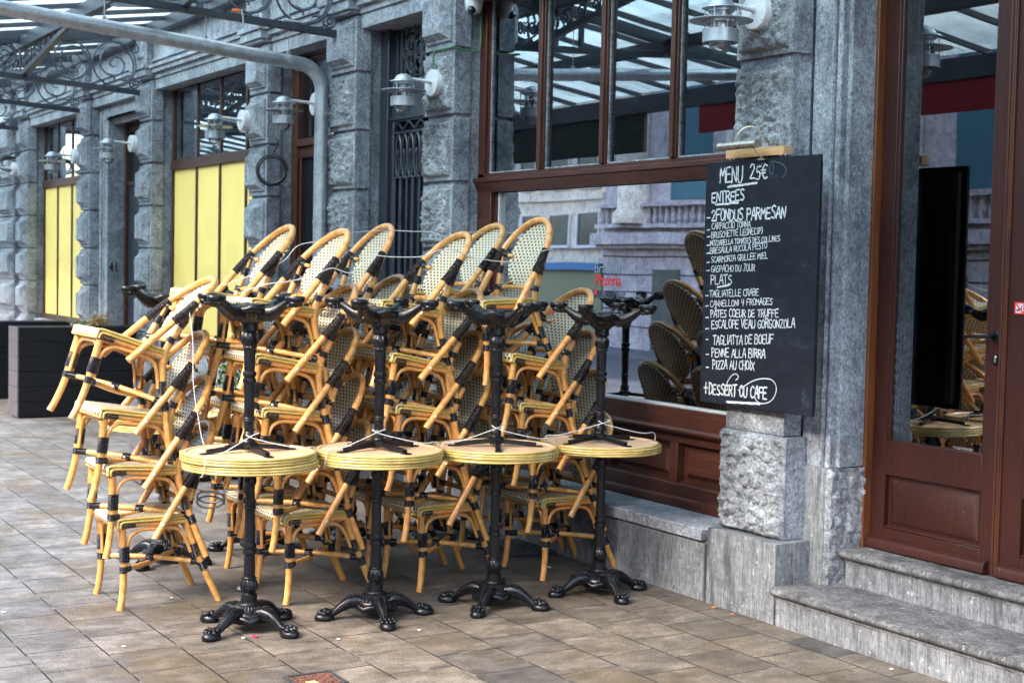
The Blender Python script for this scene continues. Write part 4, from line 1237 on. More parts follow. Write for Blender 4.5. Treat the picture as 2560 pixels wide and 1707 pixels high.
# ------------------------------------------------------------------ cast-iron bistro tables
def make_table(h, label_rot):
    t = thing("bistro_table", "table", "table")
    # tabletop
    mb = MB()
    mb.lathe([(0.0, h - 0.030), (0.268, h - 0.030), (0.272, h - 0.035), (0.288, h - 0.035), (0.291, h - 0.032), (0.291, h - 0.003), (0.288, h), (0.0, h)], (0, 0, 0), 64, cap0=False, cap1=False)
    tp = ob("tabletop", mb, M_TOP, t, smooth=40)
    mb = MB()
    pr = [(0.288, h - 0.0375)]
    for k in range(3):
        zc = h - 0.0310 + 0.0120 * k
        for q in range(7):
            a = -PI / 2 + PI * q / 6
            pr.append((0.2935 + 0.0048 * math.cos(a), zc + 0.0058 * math.sin(a)))
    pr.append((0.288, h + 0.0005))
    mb.lathe(pr, (0, 0, 0), 64, cap0=False, cap1=False)
    ob("edge_band", mb, M_EDGE, tp, smooth=50)
    # bracket cross under the top
    mb = MB()
    zt = h - 0.031
    for k in range(4):
        a = PI / 2 * k + 0.5
        d = Vector((math.cos(a), math.sin(a), 0)); s_ = Vector((-d.y, d.x, 0))
        for w0 in (-0.010, 0.010):
            mb.bar(d * 0.03 + s_ * w0 + Vector((0, 0, zt - 0.026)), d * 0.195 + s_ * w0 * 0.6 + Vector((0, 0, zt - 0.010)), 0.006, 0.020)
        mb.bar(d * 0.03 + Vector((0, 0, zt - 0.030)), d * 0.195 + Vector((0, 0, zt - 0.012)), 0.022, 0.007)
        mb.bar(d * 0.18 + Vector((0, 0, zt - 0.003)), d * 0.225 + Vector((0, 0, zt - 0.003)), 0.030, 0.005)
    mb.lathe([(0.030, zt - 0.046), (0.040, zt - 0.042), (0.040, zt - 0.028), (0.032, zt - 0.02), (0.03, zt - 0.012)], (0, 0, 0), 8)
    ob("bracket", mb, M_IRON, t, smooth=30)
    # column
    fl = lambda q, z, r: 1 + 0.085 * abs(math.cos(6 * q)) ** 0.7 - 0.05
    leaf = lambda q, z, r: 1 + 0.05 * math.cos(8 * q + z * 40)
    mb = MB()
    mb.lathe([(0.036, 0.122), (0.036, 0.158), (0.031, 0.161), (0.026, 0.166)], n=28)
    mb.lathe([(0.026, 0.164), (0.031, 0.172), (0.0355, 0.188), (0.0345, 0.205), (0.028, 0.222), (0.025, 0.228)], n=48, rmod=leaf)
    for k in range(8):
        q = 2 * PI * k / 8
        c, s_ = math.cos(q), math.sin(q)
        mb.tube([(0.027 * c, 0.027 * s_, 0.168), (0.035 * c, 0.035 * s_, 0.185), (0.0345 * c, 0.0345 * s_, 0.204), (0.027 * c, 0.027 * s_, 0.224), (0.033 * c, 0.033 * s_, 0.232)], [0.003, 0.005, 0.005, 0.003, 0.002], 6)
    ring = lambda z0, z1, r: mb.lathe([(r * .8, z0 - .003), (r * .95, z0), (r, (z0 + z1) / 2), (r * .95, z1), (r * .8, z1 + .003)], n=28)
    ring(0.226, 0.235, 0.031)
    z_r = [0.338, 0.356, 0.368, 0.386]
    mb.lathe([(0.0250, 0.236), (0.0238, 0.29), (0.0228, 0.336)], n=72, rmod=fl)
    ring(z_r[0], z_r[1], 0.0305); mb.lathe([(0.024, z_r[1]), (0.024, z_r[2])], n=24); ring(z_r[2], z_r[3], 0.0295)
    mb.lathe([(0.0225, 0.388), (0.0216, 0.46), (0.0210, 0.534)], n=72, rmod=fl)
    ring(0.538, 0.547, 0.0265); ring(0.549, 0.556, 0.0245)
    mb.lathe([(0.0208, 0.558), (0.0200, h - 0.12)], n=72, rmod=fl)
    mb.lathe([(0.0205, h - 0.122), (0.026, h - 0.108), (0.029, h - 0.095), (0.026, h - 0.085), (0.030, h - 0.078)], n=28)
    ob("column", mb, M_IRON, t, smooth=40)
    # bell of the base
    mb = MB()
    rib = lambda q, z, r: 1 + (0.035 * math.cos(30 * q) if 0.088 < z < 0.118 else 0)
    mb.lathe([(0.088, 0.040), (0.092, 0.060), (0.088, 0.078), (0.080, 0.088), (0.072, 0.092), (0.060, 0.108), (0.050, 0.116), (0.045, 0.120), (0.044, 0.126), (0.036, 0.128)], n=90, rmod=rib)
    for k in range(26):
        q = 2 * PI * k / 26; mb.ball((0.081 * math.cos(q), 0.081 * math.sin(q), 0.089), 0.006, 0.006, 0.005, 6, 4)
    ob("base", mb, M_IRON, t, smooth=40)
    for k in range(4):
        q = PI / 2 * k
        Mx = Matrix.Rotation(q, 3, 'Z')
        mb = MB()
        # leg: strap with a rounded top, swelling at the hip and diving to the paw
        cen = [(0.060, 0.070), (0.095, 0.080), (0.125, 0.074), (0.155, 0.058), (0.180, 0.041), (0.203, 0.027), (0.222, 0.021)]
        wid = [0.036, 0.031, 0.025, 0.020, 0.0165, 0.016, 0.019]
        hei = [0.034, 0.033, 0.028, 0.022, 0.017, 0.0145, 0.016]
        n = 12
        vs, fs = [], []
        for i, ((r, z), w, hh) in enumerate(zip(cen, wid, hei)):
            a = cen[min(i + 1, 6)]; b = cen[max(i - 1, 0)]
            d = Vector((a[0] - b[0], 0, a[1] - b[1])).normalized(); nn = Vector((-d.z, 0, d.x))
            for j in range(n):
                t_ = 2 * PI * j / n
                cc, ss_ = math.cos(t_), math.sin(t_)
                sq = lambda v_: math.copysign(abs(v_) ** 0.7, v_)
                vs.append(Mx @ (Vector((r, 0, z)) + Vector((0, 1, 0)) * w * sq(cc) + nn * hh * sq(ss_)))
        for i in range(6):
            for j in range(n):
                fs.append((i * n + j, i * n + (j + 1) % n, (i + 1) * n + (j + 1) % n, (i + 1) * n + j))
        fs += [tuple(range(n)), tuple(6 * n + j for j in range(n))]
        mb.add(vs, fs)
        for sd in (-1, 1):        # beaded ridges and fluting along the top
            path = [Vector((r, sd * w * 0.55, z + hh * 0.98)) for (r, z), w, hh in zip(cen, wid, hei)]
            for p in resample(path, 15): mb.ball(Mx @ p, 0.0052, 0.0052, 0.0048, 6, 4)
            mb.tube([Mx @ Vector((r, sd * (w + 0.0005), z + hh * 0.1)) for (r, z), w, hh in zip(cen, wid, hei)], 0.0045, 6)
        # apron arch between legs
        M2 = Matrix.Rotation(q + PI / 4, 3, 'Z')
        mb.tube([M2 @ Vector((0.068, -0.062, 0.066)), M2 @ Vector((0.088, -0.025, 0.062)), M2 @ Vector((0.094, 0, 0.052)), M2 @ Vector((0.088, 0.025, 0.062)), M2 @ Vector((0.068, 0.062, 0.066))], [0.014, 0.016, 0.018, 0.016, 0.014], 8, sub=3)
        lg = ob("leg", mb, M_IRON, t, smooth=50)
        mb = MB()
        vs0 = len(mb.v)
        mb.ball(Mx @ Vector((0.236, 0, 0.012)), 0.047, 0.037, 0.030, 20, 14, rot=Mx)
        for i in range(vs0, len(mb.v)):
            v = mb.v[i]; mb.v[i] = (v[0], v[1], max(0.0, v[2]))
        for sd in (-0.027, -0.009, 0.009, 0.027):
            mb.ball(Mx @ Vector((0.256 - abs(sd) * 0.55, sd, 0.034)), 0.017, 0.0088, 0.013, 9, 6, rot=Mx)
            mb.ball(Mx @ Vector((0.236 - abs(sd) * 0.5, sd * 1.02, 0.043)), 0.011, 0.0085, 0.0085, 8, 5, rot=Mx)
        mb.ball(Mx @ Vector((0.212, 0, 0.040)), 0.014, 0.019, 0.012, 9, 6, rot=Mx)
        ob("paw", mb, M_IRON, lg, smooth=50)
    return t
TB = make_table(0.758, 0); TI = make_table(0.722, 1)
tu = [False, False]
def table(x, y, rot, label, inv=None, invrot=0, tip=(0, 0)):
    o = TB if not tu[0] else copy_tree(TB); tu[0] = True
    o.location = (x, y, 0); o.rotation_euler = (0, 0, R(rot)); o["label"] = label[0]; o["group"] = "upright bistro tables"
    o2 = TI if not tu[1] else copy_tree(TI); tu[1] = True
    o2.location = (x + tip[0], y + tip[1], 0.760 + 0.722); o2.rotation_euler = (PI, 0, R(invrot)); o2["label"] = label[1]; o2["group"] = "upturned bistro tables"
    if inv: o2.location.z = inv
OR = ["leftmost", "second from the left", "third from the left", "rightmost"]
FR = [(-6.077, 2.354, 27, 32, (0.0, -0.010), 1.480), (-6.032, 2.950, -12, 40, (0.005, 0.004), 1.468), (-5.985, 3.556, -48, 2, (0, -0.006), 1.460), (-5.990, 4.172, -6, 35, (-.005, -0.012), 1.452)]
for k, (x, y, a, b, tp, iz) in enumerate(FR):
    table(x, y, a, ("black iron bistro table standing %s in the front row" % OR[k], "bistro table turned upside down on the %s front table" % OR[k]), iz, b, tp)
RRW = [(-7.655, 2.475, 45, 20), (-7.70, 3.03, 60, 50), (-7.74, 3.62, 40, 20), (-7.72, 4.20, 30, 60)]
for k, (x, y, a, b) in enumerate(RRW):
    table(x, y, a, ("black iron bistro table behind the chairs, %s of the rear row" % OR[k], "upside-down bistro table behind the chairs, on the %s rear table" % OR[k]), None, b)
# ------------------------------------------------------------------ wall lamps
def lamp(x, z, L, label, yw=4.612):
    t = thing("wall_lamp", label, "lamp", (x, yw - 0.03, z), group="galvanised wall lamps")
    mb = MB(); mb.lathe([(0.0, 0.0), (0.088, 0.0), (0.088, 0.055), (0.084, 0.060), (0.0, 0.060)], n=32)
    for i, v in enumerate(mb.v): mb.v[i] = (v[0], 0.03 - v[2], v[1])
    for q in (0.9, 2.5, 4.1, 5.6): mb.ball((0.07 * math.cos(q), -0.031, 0.07 * math.sin(q)), 0.006, 0.003, 0.006, 8, 5)
    ob("wall_plate", mb, M_LAMPWH, t, smooth=40)
    y = -(L - 0.03)
    za = 0.016
    mb = MB(); mb.tube([(0, -0.02, 0.006), (0, -0.05, 0.006), (0, y, za)], [0.021, 0.0125, 0.0115], 12)
    ob("arm", mb, M_LAMPWH, t, smooth=50)
    c = (0, y, -0.055)
    mb = MB()
    mb.lathe([(0.0, 0.098), (0.02, 0.096), (0.044, 0.086), (0.058, 0.070), (0.062, 0.058), (0.088, 0.050), (0.090, 0.044), (0.062, 0.045), (0.062, 0.030), (0.0, 0.028)], c, 32, cap0=False, cap1=False)
    ob("cap", mb, M_GALVL, t, smooth=40)
    mb = MB(); mb.lathe([(0.062, -0.004), (0.148, -0.010), (0.150, -0.012), (0.148, -0.015), (0.062, -0.010)], c, 48, cap0=False, cap1=False)
    mb.lathe([(0.062, -0.010), (0.062, -0.004)], c, 32, cap0=False, cap1=False)
    ob("brim", mb, M_GALVL, t, smooth=40)
    mb = MB(); mb.lathe([(0.082, -0.052), (0.084, -0.052), (0.084, -0.112), (0.082, -0.114), (0.078, -0.114), (0.078, -0.054), (0.082, -0.052)], c, 32, cap0=False, cap1=False)
    ob("collar", mb, M_GALVL, t, smooth=40)
    mb = MB()
    for q in (0.5, 0.5 + PI / 2, 0.5 + PI, 0.5 + 1.5 * PI):
        d = Vector((math.cos(q), math.sin(q), 0))
        mb.tube([Vector(c) + d * 0.080 + Vector((0, 0, 0.046)), Vector(c) + d * 0.080 + Vector((0, 0, -0.06))], 0.0032, 6)
    ob("guard", mb, M_GALVL, t)
    mb = MB(); mb.lathe([(0.052, 0.028), (0.054, -0.07), (0.054, -0.115), (0.050, -0.135), (0.038, -0.154), (0.018, -0.164), (0.0, -0.166)], c, 28, cap0=False, cap1=False)
    ob("glass", mb, M_BULB, t, smooth=60)
    mb = MB(); mb.lathe([(0.0, 0.028), (0.026, 0.028), (0.026, -0.012), (0.016, -0.016), (0.014, -0.04), (0.026, -0.062), (0.030, -0.085), (0.022, -0.105), (0.0, -0.112)], c, 18, cap0=False, cap1=False)
    ob("bulb", mb, M_LAMPWH, t, smooth=50)
    return t
lamp(-5.377, 2.848, 0.255, "large galvanised wall lamp above the menu board")
lamp(-8.601, 2.818, 0.260, "galvanised wall lamp on the pier left of the shop window, with green cable")
lamp(-10.52, 2.838, 0.305, "galvanised wall lamp half hidden by the downpipe")
lamp(-11.92, 2.812, 0.285, "wall lamp in front of the larger yellow boarded window", 4.550)
lamp(-15.10, 2.806, 0.288, "wall lamp beside the dark door numbered 41", 4.550)
lamp(-17.40, 2.796, 0.285, "wall lamp in front of the far yellow boarded window", 4.550)
lamp(-20.50, 2.79, 0.285, "farthest wall lamp at the left, beyond the yellow windows", 4.550)

# ------------------------------------------------------------------ galvanised downpipe
PX, PR = -10.33, 0.052
dp = thing("downpipe", "galvanised pipe running under the canopy and down the pier", "pipe", (0, 0, 0))
Y1 = 4.535
mb = MB()
mb.tube([(PX, -1.0, 3.56), (PX, Y1 - 0.20, 3.075 + 0.035)], PR, 20)
for y in (2.35, 4.0): mb.tube([(PX, y, 3.11 + (4.335 - y) * 0.0843), (PX, y + 0.012, 3.11 + (4.335 - y - .012) * 0.0843)], PR + 0.003, 20)
ob("pipe", mb, M_GALV, dp, smooth=40)
mb = MB()
P = [(PX, Y1 - 0.21, 3.111)]
for k in range(11):
    a = (PI / 2) * k / 10
    P.append((PX, Y1 - 0.19 + 0.19 * math.sin(a), 2.92 + 0.187 * math.cos(a)))
P.append((PX, Y1, 2.90))
mb.tube(P, PR + 0.001, 20); ob("elbow", mb, M_GALV, dp, smooth=40)
mb = MB(); mb.tube([(PX, Y1, 2.92), (PX, Y1, 0.05)], PR, 20)
for z in (2.84, 2.30): mb.tube([(PX, Y1, z), (PX, Y1, z + 0.008)], PR + 0.0025, 20)
ob("pipe", mb, M_GALV, dp, smooth=40)
mb = MB()
for z in (2.735, 1.92):
    mb.tube([(PX, Y1, z), (PX, Y1, z + 0.022)], PR + 0.004, 20); mb.tube([(PX + 0.02, Y1 + 0.04, z + .011), (PX + 0.02, 4.63, z + .011)], 0.006, 6); mb.box(PX + 0.05, PX + 0.075, Y1 - 0.012, Y1 + 0.012, z + 0.002, z + 0.02)
ob("clamp", mb, M_GALVL, dp, smooth=40)
for y, yt in ((2.885, 0), (3.62, 0), (4.262, 0)):
    mb = MB(); zc = 3.11 + (4.335 - y) * 0.0843
    mb.tube([(PX, y - 0.012, zc + .001), (PX, y + 0.012, zc - .001)], PR + 0.004, 20)
    mb.box(PX - 0.012, PX + 0.012, y - 0.012, y + 0.012, zc + PR, zc + PR + 0.022)
    mb.tube([(PX, y, zc + PR), (PX, y, roofz(y) - 0.04)], 0.0042, 6)
    ob("hanger", mb, M_GALVL, dp, smooth=40)

# ------------------------------------------------------------------ menu board with its chalk lettering
GL = {
'A': [[(0,0),(.28,1),(.36,1),(.6,0)],[(.12,.38),(.5,.38)]], 'B': [[(0,0),(0,1),(.4,.95),(.5,.76),(.36,.56),(.02,.52)],[(.3,.54),(.56,.4),(.56,.14),(.34,0),(0,.0)]],
'C': [[(.55,.86),(.38,1),(.14,.92),(.02,.55),(.1,.12),(.34,0),(.56,.14)]], 'D': [[(.04,0),(.04,1)],[(-.04,.96),(.34,.92),(.56,.6),(.5,.2),(.26,0),(0,.02)]],
'E': [[(.54,1),(.02,.96),(.02,.02),(.56,.04)],[(.02,.52),(.44,.54)]], 'F': [[(.04,0),(.04,.98),(.58,1)],[(.04,.52),(.44,.54)]],
'G': [[(.55,.86),(.36,1),(.12,.9),(.02,.5),(.12,.08),(.36,0),(.56,.16),(.56,.46),(.34,.46)]], 'H': [[(.04,0),(.04,1)],[(.54,0),(.54,1)],[(.04,.5),(.54,.52)]],
'I': [[(.12,0),(.14,1)]], 'J': [[(.1,1),(.5,1)],[(.36,1),(.36,.2),(.22,0),(.02,.1)]], 'K': [[(.04,0),(.04,1)],[(.52,1),(.06,.46),(.56,0)]],
'L': [[(.06,1),(.04,.02),(.52,.06)]], 'M': [[(.0,0),(.06,1),(.3,.42),(.54,1),(.62,0)]], 'N': [[(.02,0),(.06,1),(.5,.04),(.54,1)]],
'O': [[(.3,1),(.08,.84),(.02,.46),(.12,.1),(.32,0),(.52,.16),(.58,.54),(.5,.86),(.3,1)]], 'P': [[(.06,0),(.06,1)],[(-.02,.96),(.4,.98),(.56,.78),(.44,.54),(.08,.48)]],
'Q': [[(.3,1),(.06,.7),(.08,.2),(.32,0),(.54,.3),(.52,.8),(.3,1)],[(.34,.25),(.6,-.06)]], 'R': [[(.06,0),(.06,1)],[(-.02,.96),(.4,.98),(.54,.8),(.42,.56),(.08,.5)],[(.26,.52),(.58,0)]],
'S': [[(.54,.9),(.32,1),(.1,.86),(.12,.62),(.44,.44),(.54,.2),(.34,0),(.04,.1)]], 'T': [[(-.04,.94),(.6,1)],[(.28,.98),(.28,0)]], 'U': [[(.04,1),(.04,.24),(.2,0),(.42,.06),(.54,.3),(.56,1)]],
'V': [[(.0,1),(.26,0),(.56,1)]], 'X': [[(.0,1),(.56,0)],[(.54,1),(.0,0)]], 'Y': [[(.0,1),(.28,.5),(.56,1)],[(.28,.5),(.26,0)]], 'Z': [[(.02,.96),(.54,.98),(.04,.04),(.58,.04)]],
'0': [[(.3,1),(.06,.7),(.08,.2),(.32,0),(.54,.3),(.52,.8),(.3,1)]], '2': [[(.04,.78),(.2,1),(.46,.94),(.48,.66),(.04,.04),(.56,.04)]], '3': [[(.06,.92),(.4,1),(.5,.76),(.24,.54),(.52,.34),(.4,.04),(.04,.06)]],
'4': [[(.12,1),(.08,.5),(.54,.52)],[(.48,1),(.36,0)]], '5': [[(.62,1.0),(.16,.96),(.12,.58),(.4,.6),(.52,.32),(.36,.02),(.04,.06)]], '€': [[(.62,.9),(.36,1),(.14,.72),(.14,.28),(.36,0),(.62,.1)],[(-.04,.6),(.46,.62)],[(-.04,.4),(.42,.42)]],
'(': [[(.3,1.05),(.12,.7),(.12,.3),(.3,-.05)]], ')': [[(.04,1.05),(.24,.7),(.24,.3),(.04,-.05)]], '-': [[(0,.5),(1.2,.5)]], '+': [[(.3,.9),(.3,.0)],[(0,.46),(.6,.46)]], "'": [[(.1,1),(.06,.8)]],
}
GL['Â'] = GL['A'] + [[(.14, 1.12), (.32, 1.34), (.5, 1.12)]]
LINES = [("MENU",-5.571,2.050,-5.403,2.046,0.076),("25€",-5.354,2.057,-5.232,2.053,0.067),("ENTREES",-5.630,1.956,-5.386,1.960,0.052),("-",-5.664,1.883,-5.639,1.883,0.012),("2FONDUS PARMESAN",-5.628,1.866,-5.095,1.873,0.055),("-",-5.658,1.823,-5.638,1.825,0.009),("CARPACCIO TONNA",-5.624,1.827,-5.338,1.835,0.030),("-",-5.657,1.790,-5.636,1.792,0.009),("BRUSCHETTE LEONE(3P)",-5.625,1.784,-5.248,1.803,0.030),("-",-5.658,1.749,-5.637,1.751,0.009),("MOZZARELLA TOMATES DES COLLINES",-5.633,1.747,-5.129,1.769,0.026),("-",-5.656,1.710,-5.635,1.712,0.009),("BRESAULA RUCOLA PESTO",-5.631,1.707,-5.217,1.735,0.028),("-",-5.654,1.665,-5.633,1.667,0.009),("SCARMORZA GRILLEE MIEL",-5.622,1.664,-5.209,1.689,0.030),("-",-5.655,1.625,-5.634,1.627,0.009),("GASPACHO DU JOUR",-5.620,1.619,-5.297,1.629,0.033),("PLATS",-5.622,1.560,-5.460,1.566,0.045),("-",-5.657,1.503,-5.636,1.504,0.009),("TAGLIATELLE CRABE",-5.626,1.497,-5.264,1.516,0.033),("-",-5.656,1.452,-5.635,1.454,0.009),("CANNELLONI 4 FROMAGES",-5.620,1.449,-5.166,1.477,0.031),("-",-5.652,1.396,-5.631,1.398,0.009),("PÂTES COEUR DE TRUFFE",-5.615,1.399,-5.123,1.421,0.037),("-",-5.650,1.341,-5.629,1.343,0.009),("ESCALOPE VEAU GORGONZOLA",-5.605,1.345,-5.011,1.377,0.042),("-",-5.645,1.290,-5.631,1.290,0.009),("TAGLIATTA DE BOEUF",-5.591,1.267,-5.154,1.296,0.045),("-",-5.641,1.216,-5.621,1.218,0.009),("PENNE ALLA BIRRA",-5.599,1.207,-5.207,1.228,0.042),("-",-5.638,1.153,-5.618,1.154,0.009),("PIZZA AU CHOIX",-5.590,1.150,-5.280,1.166,0.043),("+DESSERT OU CAFE",-5.650,1.024,-5.186,1.037,0.054)]
BX0, BX1, BZ0, BZ1, BY = -5.682, -4.882, 0.982, 2.152, 4.530
bd = thing("menu_board", "large blackboard with handwritten white menu hung on the rough pier", "menu board", ((BX0 + BX1) / 2, BY + 0.01, BZ0))
OX, OY, OZ = bd.location
mb = MB(); mb.box(BX0 - OX, BX1 - OX, 0.0 - 0.002, 0.016, 0, BZ1 - BZ0)
ob("board", mb, M_BOARD, bd, bevel=0.003)
mb = MB()
mb.box(BX0 - OX + 0.03, BX0 - OX + 0.07, 0.017, 0.045, 0.03, BZ1 - BZ0 - 0.03); mb.box(BX1 - OX - 0.07, BX1 - OX - 0.03, 0.017, 0.045, 0.03, BZ1 - BZ0 - 0.03)
ob("batten", mb, M_DKBROWN, bd)
mb = MB()
rng = random.Random(3)
YT = -0.0035
def stroke(mb, pts, w):
    # chalk-pen stroke: flat ribbon with round ends, barely proud of the board
    P = []
    for a, b in zip(pts[:-1], pts[1:]):
        n = max(1, int(math.dist(a, b) / 0.008))
        for i in range(n): P.append((a[0] + (b[0] - a[0]) * i / n, a[1] + (b[1] - a[1]) * i / n))
    P.append(pts[-1])
    P = [(p[0] + rng.uniform(-1, 1) * w * 0.10, p[1] + rng.uniform(-1, 1) * w * 0.10) for p in P]
    vs, fs = [], []
    for i, p in enumerate(P):
        a, b = P[max(0, i - 1)], P[min(len(P) - 1, i + 1)]
        d = (b[0] - a[0], b[1] - a[1]); l = math.hypot(*d) or 1
        nx, nz = -d[1] / l, d[0] / l
        ww = w * (0.42 + 0.14 * rng.random())
        for s_ in (-1, 1):
            vs.append((p[0] - OX + nx * ww * s_, YT, p[1] - OZ + nz * ww * s_))
    for i in range(len(P) - 1): fs.append((2 * i, 2 * i + 1, 2 * i + 3, 2 * i + 2))
    mb.add(vs, fs)
    for p in (P[0], P[-1]):
        q = [(p[0] - OX + w * .46 * math.cos(2 * PI * k / 8), YT - 0.00015, p[1] - OZ + w * .46 * math.sin(2 * PI * k / 8)) for k in range(8)]
        mb.add(q, [tuple(range(8))])
for txt, x0, z0, x1, z1, h in LINES:
    if txt == "-":
        stroke(mb, [(x0, z0), (x1, z1)], 0.0062); continue
    adv = [(0.42 if c == ' ' else (0.30 if c in "I'" else (0.40 if c in "()" else (0.72 if c in "MW" else (0.86 if c == "+" else 0.66))))) for c in txt]
    tot = sum(adv) - 0.06
    w = 0.0080 if h > 0.05 else (0.0057 if h > 0.036 else 0.0043)
    x = 0
    for c, a in zip(txt, adv):
        if c != ' ':
            hh = h * rng.uniform(0.90, 1.06); oz = rng.uniform(-0.05, 0.05) * h; sl = rng.uniform(-0.03, 0.05)
            for st in GL[c]:
                stroke(mb, [(x0 + (x + px * rng.uniform(.97, 1.03) + sl * pz) / tot * (x1 - x0), z0 + (x / tot) * (z1 - z0) + oz + pz * hh) for px, pz in st], w)
        x += a
for pts, w in (([(-5.511, 2.029), (-5.3, 2.040)], .011), ([(-5.598, 1.946), (-5.431, 1.951)], .010), ([(-5.569, 1.546), (-5.48, 1.559)], .009), ([(-5.472, 0.998), (-5.235, 1.010)], .011)):
    stroke(mb, pts, w)
def curve2(pts, n=8):
    P, _ = smooth_path([Vector((p[0], 0, p[1])) for p in pts], [0] * len(pts), n)
    return [(p.x, p.z) for p in P]
stroke(mb, curve2([(-5.468, 1.055), (-5.475, 1.089), (-5.441, 1.128), (-5.408, 1.137), (-5.394, 1.121), (-5.413, 1.107)]), 0.005)
stroke(mb, curve2([(-5.392, 1.061), (-5.29, 1.112), (-5.215, 1.13), (-5.153, 1.127), (-5.123, 1.096), (-5.137, 1.05), (-5.179, 1.021), (-5.235, 1.014), (-5.268, 1.034), (-5.263, 1.064)]), 0.005)
ob("handwriting", mb, M_CHALK, bd, smooth=None)
mb = MB()
stroke(mb, curve2([(-5.19, 2.135), (-5.13, 2.12), (-5.10, 2.09), (-5.12, 2.06)]), 0.004); stroke(mb, curve2([(-5.20, 2.14), (-5.215, 2.10), (-5.20, 2.075), (-5.188, 2.10), (-5.195, 2.13)]), 0.003)
stroke(mb, [(-5.30, 2.12), (-5.24, 2.135)], 0.004); stroke(mb, curve2([(-5.56, 2.13), (-5.58, 2.10), (-5.57, 2.06)]), 0.004)
ob("chalk_smudge", mb, M_CHALKDIM, bd, smooth=None)
for x in (-5.50, -5.14):
    mb = MB(); mb.tube([(x - OX + 0.016 * math.cos(q), 0.008 + 0.006 * math.sin(q), BZ1 - OZ + 0.006 + 0.018 * math.sin(q)) for q in [PI * k / 10 for k in range(11)]], 0.0022, 6)
    ob("hanger", mb, M_STEEL, bd)
mb = MB(); mb.box(-5.547, -5.135, 4.547, 4.598, 2.163, 2.205)
bt = ob("wooden_batten", mb, M_PINE, bevel=0.003, label="raw pine batten screwed to the pier above the menu board", cat="batten")
pl = thing("picture_lamp", "nickel picture lamp on a curved arm above the menu board", "lamp", (-5.35, 4.50, 2.21))
mb = MB(); mb.tube([(-0.145, -0.035, 0.003), (0.125, -0.035, 0.003)], 0.020, 18); mb.tube([(-0.148, -0.035, 0.003), (-0.145, -0.035, 0.003)], 0.017, 14); mb.tube([(0.125, -0.035, 0.003), (0.129, -0.035, 0.003)], 0.0205, 18)
ob("shade", mb, M_BRASS, pl, smooth=40)
mb = MB(); mb.tube([(-0.02, -0.03, 0.02), (-0.015, -0.028, 0.055), (0.01, -0.01, 0.085), (0.035, 0.02, 0.088), (0.055, 0.05, 0.06), (0.058, 0.06, 0.0), (0.058, 0.052, -0.05)], 0.0052, 8, sub=6)
ob("arm", mb, M_BRASS, pl, smooth=50)
mb = MB(); mb.tube([(0.10, -0.034, -0.015), (0.10, 0.0, -0.045), (0.10, 0.02, -0.06)], 0.004, 6); mb.box(0.08, 0.125, 0.01, 0.03, -0.068, -0.060)
ob("clip", mb, M_BRASS, pl)

# ------------------------------------------------------------------ cables, cameras, tie
def coil(x, y, z, r, n, label, thick=0.0075, wob=0.006, flat=1.0):
    mb = MB(); rg = random.Random(int(abs(x) * 10))
    h = Vector((0.518, 0.855, 0)); d = Vector((0.855, -0.518, 0))
    P = []
    for k in range(n * 28):
        q = 2 * PI * k / 28; rr = r * (1 + 0.05 * math.sin(q * 0.37 + x)) - wob * (k // 28 % 3)
        P.append(Vector((x, y, z)) + h * (rr * math.cos(q)) + d * (0.012 * math.sin(q * 0.7) + 0.004 * (k / 28 - n / 2)) + Vector((0, 0, flat * rr * math.sin(q) + wob * 0.6 * math.sin(q * 1.3))))
    mb.tube(P, thick, 6)
    c = Vector((x, y, z))
    mb.tube([c + Vector((0, 0, r * flat)), c + h * 0.03 + Vector((0, 0, r * flat + 0.06)), c + h * 0.05 + Vector((0, 0, r * flat + 0.13))], thick * 0.9, 6, sub=5)
    mb.tube([c - h * 0.03 - Vector((0, 0, r * flat)), c + h * 0.07 - Vector((0, 0, r * flat)), c + h * 0.11 - Vector((0, 0, r * flat + 0.03))], thick * 0.8, 6, sub=4)
    tag(ob("cable_coil", mb, M_PLASTIC), label, "cable")
coil(-11.40, 4.57, 2.37, 0.122, 5, "coil of black cable hanging on the pier left of the narrow brown door")
coil(-20.55, 4.47, 2.86, 0.15, 6, "tangled cable coil hanging high on the farthest piers", 0.008, 0.018, 0.6)
mb = MB()
mb.tube([(-8.597, 4.565, 2.89), (-8.597, 4.566, 3.0), (-8.59, 4.575, 3.027), (-8.56, 4.585, 3.03), (-8.42, 4.59, 3.03), (-8.392, 4.60, 3.03), (-8.385, 4.74, 3.015), (-8.385, 4.79, 3.03), (-8.385, 4.80, 3.12), (-8.388, 4.80, 3.5)], 0.0065, 7, sub=4)
tag(ob("green_cable", mb, M_GREEN), "thin green cable running up the pier from the wall lamp", "cable")
sc = thing("security_camera", "white dome security camera high on the pier beside the shop window", "camera", (-8.36, 4.73, 3.30))
mb = MB(); mb.lathe([(0.0, 0.09), (0.06, 0.09), (0.062, 0.03), (0.055, -0.01), (0.04, -0.04), (0.0, -0.055)], n=24, cap0=False); ob("housing", mb, M_WHITE, sc, smooth=40)
mb = MB(); mb.ball((0.03, -0.035, -0.03), 0.028, 0.028, 0.028, 14, 10); ob("lens", mb, M_DARKPANE, sc)
sc = thing("security_camera", "small white security camera at the far left end of the facade", "camera", (-20.9, 4.50, 3.42))
mb = MB(); mb.lathe([(0.0, 0.09), (0.08, 0.09), (0.085, 0.03), (0.07, -0.03), (0.04, -0.06), (0.0, -0.07)], n=20, cap0=False); ob("housing", mb, M_WHITE, sc, smooth=40)
mb = MB(); mb.ball((0.05, -0.05, -0.01), 0.035, 0.035, 0.035, 12, 8); ob("lens", mb, M_DARKPANE, sc)
tg = thing("orange_cap", "small orange cap tied on top of the nearest canopy beam", "tag", (-10.12, 3.77, 3.40))  # plain orange plastic cap with a white tie
